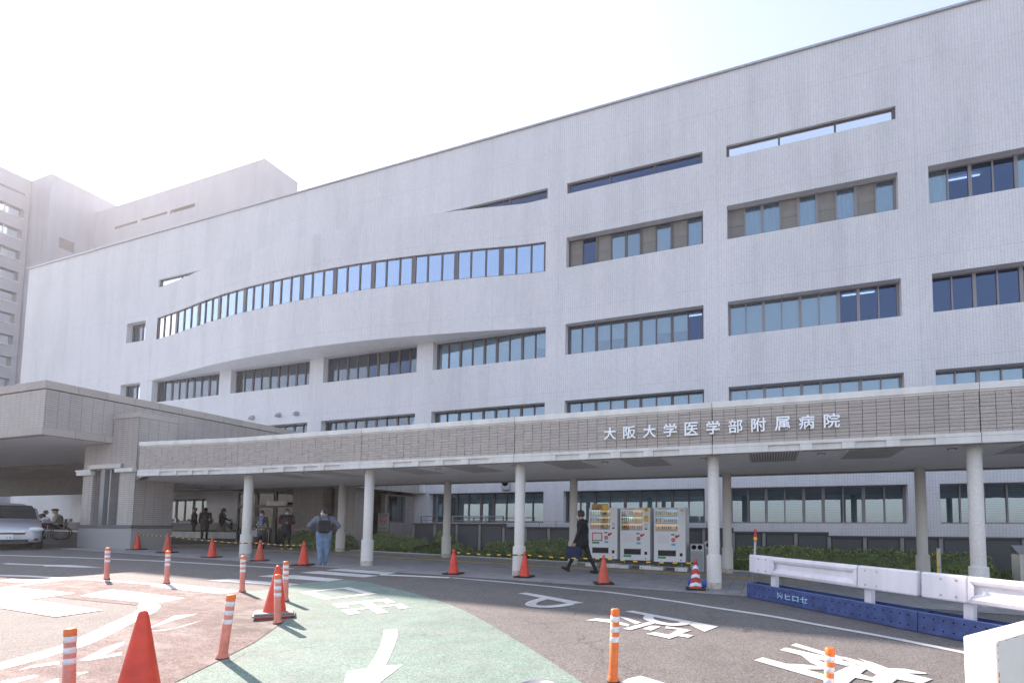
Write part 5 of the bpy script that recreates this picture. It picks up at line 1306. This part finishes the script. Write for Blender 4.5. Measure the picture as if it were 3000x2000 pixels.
person(108, 1574, 84, L10, CL('dark_hooded_jacket', (.03,.032,.045)), BLACKC, dict(che=(0,-.14,1.25), nec=(0,-.22,1.38), hea=(0,-.29,1.5), shL=(-.185,-.16,1.36), shR=(.185,-.16,1.36), elL=(-.24,-.25,1.12), elR=(.24,-.25,1.12), haL=(-.15,-.45,1.0), haR=(.15,-.45,1.0)), rad(150), DSHOE, mask=False, build=1.1)
L11 = 'seated person in a beige jacket and dark flat cap in a wheelchair'
def x_seat(root, j, hd, fw, rt):
    m_ = MB(); m_.ball(hd+V3(0,0,.07), .115, BLACKC, (1,1.1,.5), 2, None); m_.quad([(hd.x-.07,hd.y-.09,hd.z+.05),(hd.x+.07,hd.y-.09,hd.z+.05),(hd.x+.05,hd.y-.18,hd.z+.03),(hd.x-.05,hd.y-.18,hd.z+.03)], BLACKC); m_.obj('flat_cap', root)
    m_ = MB(); m_.ball((0,-.38,.62), .26, mat('dark_purple_blanket', (.035,.012,.03), .9, nscale=18, namt=.6), (1.0,1.2,.55), 2); m_.ball((0,-.55,.4), .2, MATS['dark_purple_blanket'], (1.1,.7,1.6), 2); m_.obj('blanket', root)
V3 = lambda *a: Vector(a)
person(168, 1580, 62, L11, BEIGE, BLACKC, dict(pel=(0,0,.58), wai=(0,0,.72), che=(0,-.03,.95), nec=(0,-.08,1.13), hea=(0,-.13,1.27), shL=(-.18,-.03,1.06), shR=(.18,-.03,1.06), elL=(-.25,-.1,.8), elR=(.25,-.1,.8), haL=(-.15,-.35,.78), haR=(.15,-.35,.78),
    hiL=(-.1,-.02,.55), hiR=(.1,-.02,.55), knL=(-.12,-.46,.56), knR=(.12,-.46,.56), anL=(-.1,-.52,.14), anR=(.1,-.52,.14), toL=(-.1,-.66,.1), toR=(.1,-.66,.1)), rad(-30), DSHOE, mask=False, hairk='none', build=1.15, extra=x_seat)
bpy.context.view_layer.update()
# correct the seated figure's size (its label height is sitting height)
seat = [o for o in bpy.data.objects if o.get('label') == L11][0]; seat.scale = (1.02,)*3
def wheelchair(loc, rz):
    t_ = thing('wheelchair', 'wheelchair with dark cushions under the person in the flat cap', 'wheelchair', loc, rz)
    for s_ in (-1, 1):
        m_ = MB(); n = 24; R_ = .3
        for k in range(n):
            a0, a1 = 2*math.pi*k/n, 2*math.pi*(k+1)/n; m_.tube((s_*.29, .1+R_*math.cos(a0), R_+R_*math.sin(a0)), (s_*.29, .1+R_*math.cos(a1), R_+R_*math.sin(a1)), .018, .018, RUBBER, 6, caps=False)
        for k in range(8):
            a0 = math.pi*k/4; m_.tube((s_*.29, .1, R_), (s_*.29, .1+R_*math.cos(a0), R_+R_*math.sin(a0)), .004, .004, STEEL, 4)
        m_.obj('wheel', t_)
        m_ = MB(); m_.lathe([(.05,-.015),(.08,-.01),(.08,.01),(.05,.015)], RUBBER, 14); o = m_.obj('castor', t_, (s_*.25, -.45, .08)); o.rotation_euler = (0, math.pi/2, 0)
        m_ = MB(); m_.tube((s_*.25,-.42,.45), (s_*.25,.2,.48), .014, .014, STEEL, 8); m_.tube((s_*.25,.2,.48), (s_*.25,.32,.98), .014, .014, STEEL, 8); m_.tube((s_*.25,-.42,.45), (s_*.25,-.55,.12), .014, .014, STEEL, 8); m_.tube((s_*.25,-.3,.1), (s_*.25,-.3,.68), .014, .014, STEEL, 8); m_.obj('frame', t_)
    m_ = MB(); m_.box((-.24,-.4,.45), (.24,.16,.5), BLACKC); m_.obj('seat', t_, bevel=.02); m_ = MB(); m_.box((-.24,.2,.5), (.24,.25,.95), BLACKC); m_.obj('backrest', t_, bevel=.02)
wheelchair(seat.location, rad(-30))
def stroller(loc, rz):
    t_ = thing('stroller', 'black folding stroller pushed beside the first front column', 'stroller', loc, rz)
    for sx in (-1, 1):
        for y in (-.3, .28):
            m_ = MB(); m_.lathe([(.04,-.015),(.09,-.012),(.09,.012),(.04,.015)], RUBBER, 14); o = m_.obj('wheel', t_, (sx*.22, y, .09)); o.rotation_euler = (0, math.pi/2, 0)
        m_ = MB(); m_.tube((sx*.22,-.3,.1), (sx*.2,.2,.62), .013, .013, BLK, 8); m_.tube((sx*.22,.28,.1), (sx*.2,-.05,.5), .013, .013, BLK, 8); m_.tube((sx*.2,.2,.62), (sx*.18,.42,1.02), .013, .013, BLK, 8); m_.obj('frame', t_)
    m_ = MB(); m_.tube((-.18,.42,1.02), (.18,.42,1.02), .015, .015, BLK, 8); m_.obj('handle', t_)
    m_ = MB(); m_.box((-.19,-.25,.42), (.19,.12,.48), BLACKC); m_.box((-.19,.08,.48), (.19,.16,.9), BLACKC); m_.obj('seat', t_, bevel=.03)
    m_ = MB(); n = 12
    for k in range(n-2):
        a0, a1 = math.pi*k/n, math.pi*(k+1)/n; y0, z0, y1, z1 = .1-.3*math.sin(a0), .78+.22*math.cos(a0), .1-.3*math.sin(a1), .78+.22*math.cos(a1)
        m_.quad([(-.2,y0,z0),(.2,y0,z0),(.2,y1,z1),(-.2,y1,z1)], BLACKC)
    m_.obj('hood', t_)
stroller(G(684, 1578), rad(140))

# ------------------------------------------------------------------ silver car
def car(loc, rz):
    t_ = thing('parked_car', 'silver people carrier with its nose at the left photo edge', 'car', loc, rz)
    # local: front faces -Y, width X ; stations (y, zbottom, zbelt, ztop, halfwidth bottom, belt, top)
    m_ = MB()
    W = .86
    st = [(0.0, .28, .62, .62, .62), (.05, .22, .70, .70, .74), (.2, .2, .80, .80, .81), (.5, .19, .88, .88, .85), (.95, .19, .95, .95, .86), (1.3, .19, .98, 1.02, .86), (1.6, .19, .99, 1.34, .86), (1.95, .19, 1.0, 1.58, .86), (2.6, .19, 1.0, 1.66, .86), (3.4, .19, 1.0, 1.58, .86), (4.1, .2, 1.0, 1.5, .85), (4.35, .25, .98, 1.05, .82), (4.45, .35, .8, .82, .76)]
    rings = []
    for y, zb, zl, zt, w_ in st:
        wt = w_*(.98 if zt-zl < .08 else .98-.22*min(1, (zt-zl)/.55))
        c = [(-w_*.94, zb), (-w_, zb+.12), (-w_, (zb+zl)/2), (-w_*.985, zl-.06), (-w_*.95, zl), (-wt, zl+(zt-zl)*.6 if zt-zl > .08 else zl+.008), (-wt*.92, zt-.03 if zt-zl > .08 else zl+.03), (-wt*.7, zt+.01 if zt-zl > .08 else zl+.055), (-wt*.3, zt+.03 if zt-zl > .08 else zl+.07)]
        c = c+[(-x, z) for x, z in c[::-1]]
        rings.append([m_.bm.verts.new((x, y, z)) for x, z in c])
    n = len(rings[0]); ip = m_.mi(SILVER); ig = m_.mi(TINT)
    for a in range(len(rings)-1):
        for k in range(n):
            f = m_.bm.faces.new([rings[a][k], rings[a][(k+1) % n], rings[a+1][(k+1) % n], rings[a+1][k]]); f.smooth = True
            f.material_index = ip
    m_.bm.faces.new(rings[0][::-1]).material_index = ip; m_.bm.faces.new(rings[-1]).material_index = ip
    bmesh.ops.recalc_face_normals(m_.bm, faces=m_.bm.faces)
    body = m_.obj('body', t_); ss = body.modifiers.new('s', 'SUBSURF'); ss.levels = 1; ss.render_levels = 2
    # windscreen
    m_ = MB(); [m_.quad(q_, TINT) for q_ in ([(-.76,1.2,1.09),(.76,1.2,1.09),(.7,1.52,1.41),(-.7,1.52,1.41)], [(-.7,1.52,1.41),(.7,1.52,1.41),(.64,1.72,1.56),(-.64,1.72,1.56)])]; m_.obj('windscreen', t_)
    m_ = MB()
    for s_ in (-1, 1):
        m_.quad([(s_*.855,1.6,1.06),(s_*.862,2.5,1.05),(s_*.77,2.45,1.5),(s_*.79,2.05,1.45)], TINT); m_.quad([(s_*.862,2.56,1.05),(s_*.862,3.7,1.05),(s_*.77,3.6,1.48),(s_*.77,2.5,1.5)], TINT)
    m_.obj('side_window', t_)
    m_ = MB(); m_.box((-.42,-.035,.53), (.42,.02,.63), FRAMED); m_.box((-.42,-.05,.6), (.42,-.03,.64), CHROME); m_.obj('grille', t_, bevel=.01)
    m_ = MB(); m_.box((-.5,-.02,.27), (.5,.02,.36), BLK); m_.obj('lower_intake', t_)
    for s_ in (-1, 1):
        m_ = MB(); m_.ball((s_*.66,.1,.70), .155, LENS, (1.25,.75,.62), 3); m_.obj('headlight', t_)
        m_ = MB(); m_.ball((s_*.73,.18,.775), .07, AMBER, (1.2,1,.4), 2); m_.obj('turn_signal', t_)
        m_ = MB(); m_.ball((s_*.66,.05,.36), .075, BLK, (1.2,.5,.6), 2); m_.obj('fog_lamp', t_)
        m_ = MB(); m_.ball((s_*.98,1.5,1.08), .1, SILVER, (1.15,.55,.75), 3); m_.box((s_*.86-.03,1.48,1.03), (s_*.86+.06,1.54,1.08), SILVER); m_.obj('wing_mirror', t_)
        for y in (.82, 3.5):
            w2 = MB(); w2.lathe([(.2,-.09),(.3,-.095),(.32,-.06),(.32,.06),(.3,.095),(.2,.09)], RUBBER, 26); o = w2.obj('wheel', t_, (s_*.78, y, .32)); o.rotation_euler = (0, math.pi/2, 0)
            r2 = MB(); r2.lathe([(.19,.0),(.2,.092),(.08,.08),(.05,.1)], METAL, 20); q = r2.obj('rim', o); q.rotation_euler = (0 if s_ > 0 else math.pi, 0, 0)
    m_ = MB(); m_.box((-.165,-.06,.375), (.165,-.04,.54), WHP); pl_ = m_.obj('number_plate', t_)
    text_obj('lettering', '· · 14', .1, GRNP, pl_, (.0,-.063,.43), depth=.002, fitw=.26, fith=.07)
    m_ = MB(); m_.quad([(-.55,1.2,.99),(.1,1.2,.99),(.05,1.23,1.0),(-.5,1.23,1.0)], BLK); m_.obj('wiper', t_)
cp_ = G(22, 1603); cpos = G(12, 1612); car(cpos, rad(72))
GLARE_HAZE = .0006
# ------------------------------------------------------------------ thin air volume added to stand in for lens glare
hz = MB(); hz.box((-190, -60, -8), (120, 130, 60), WALL); ho = hz.obj('glare_haze'); ho['kind'] = 'stuff'; ho['label'] = 'pale air volume added to stand in for lens glare'
hm_ = bpy.data.materials.new('glare_haze_air'); hm_.use_nodes = True; t = hm_.node_tree; t.nodes.clear()
pv = t.nodes.new('ShaderNodeVolumePrincipled'); pv.inputs['Color'].default_value = (.95, .96, 1, 1); pv.inputs['Density'].default_value = GLARE_HAZE; pv.inputs['Anisotropy'].default_value = .55
ou = t.nodes.new('ShaderNodeOutputMaterial'); t.links.new(pv.outputs[0], ou.inputs['Volume'])
ho.data.materials.clear(); ho.data.materials.append(hm_)
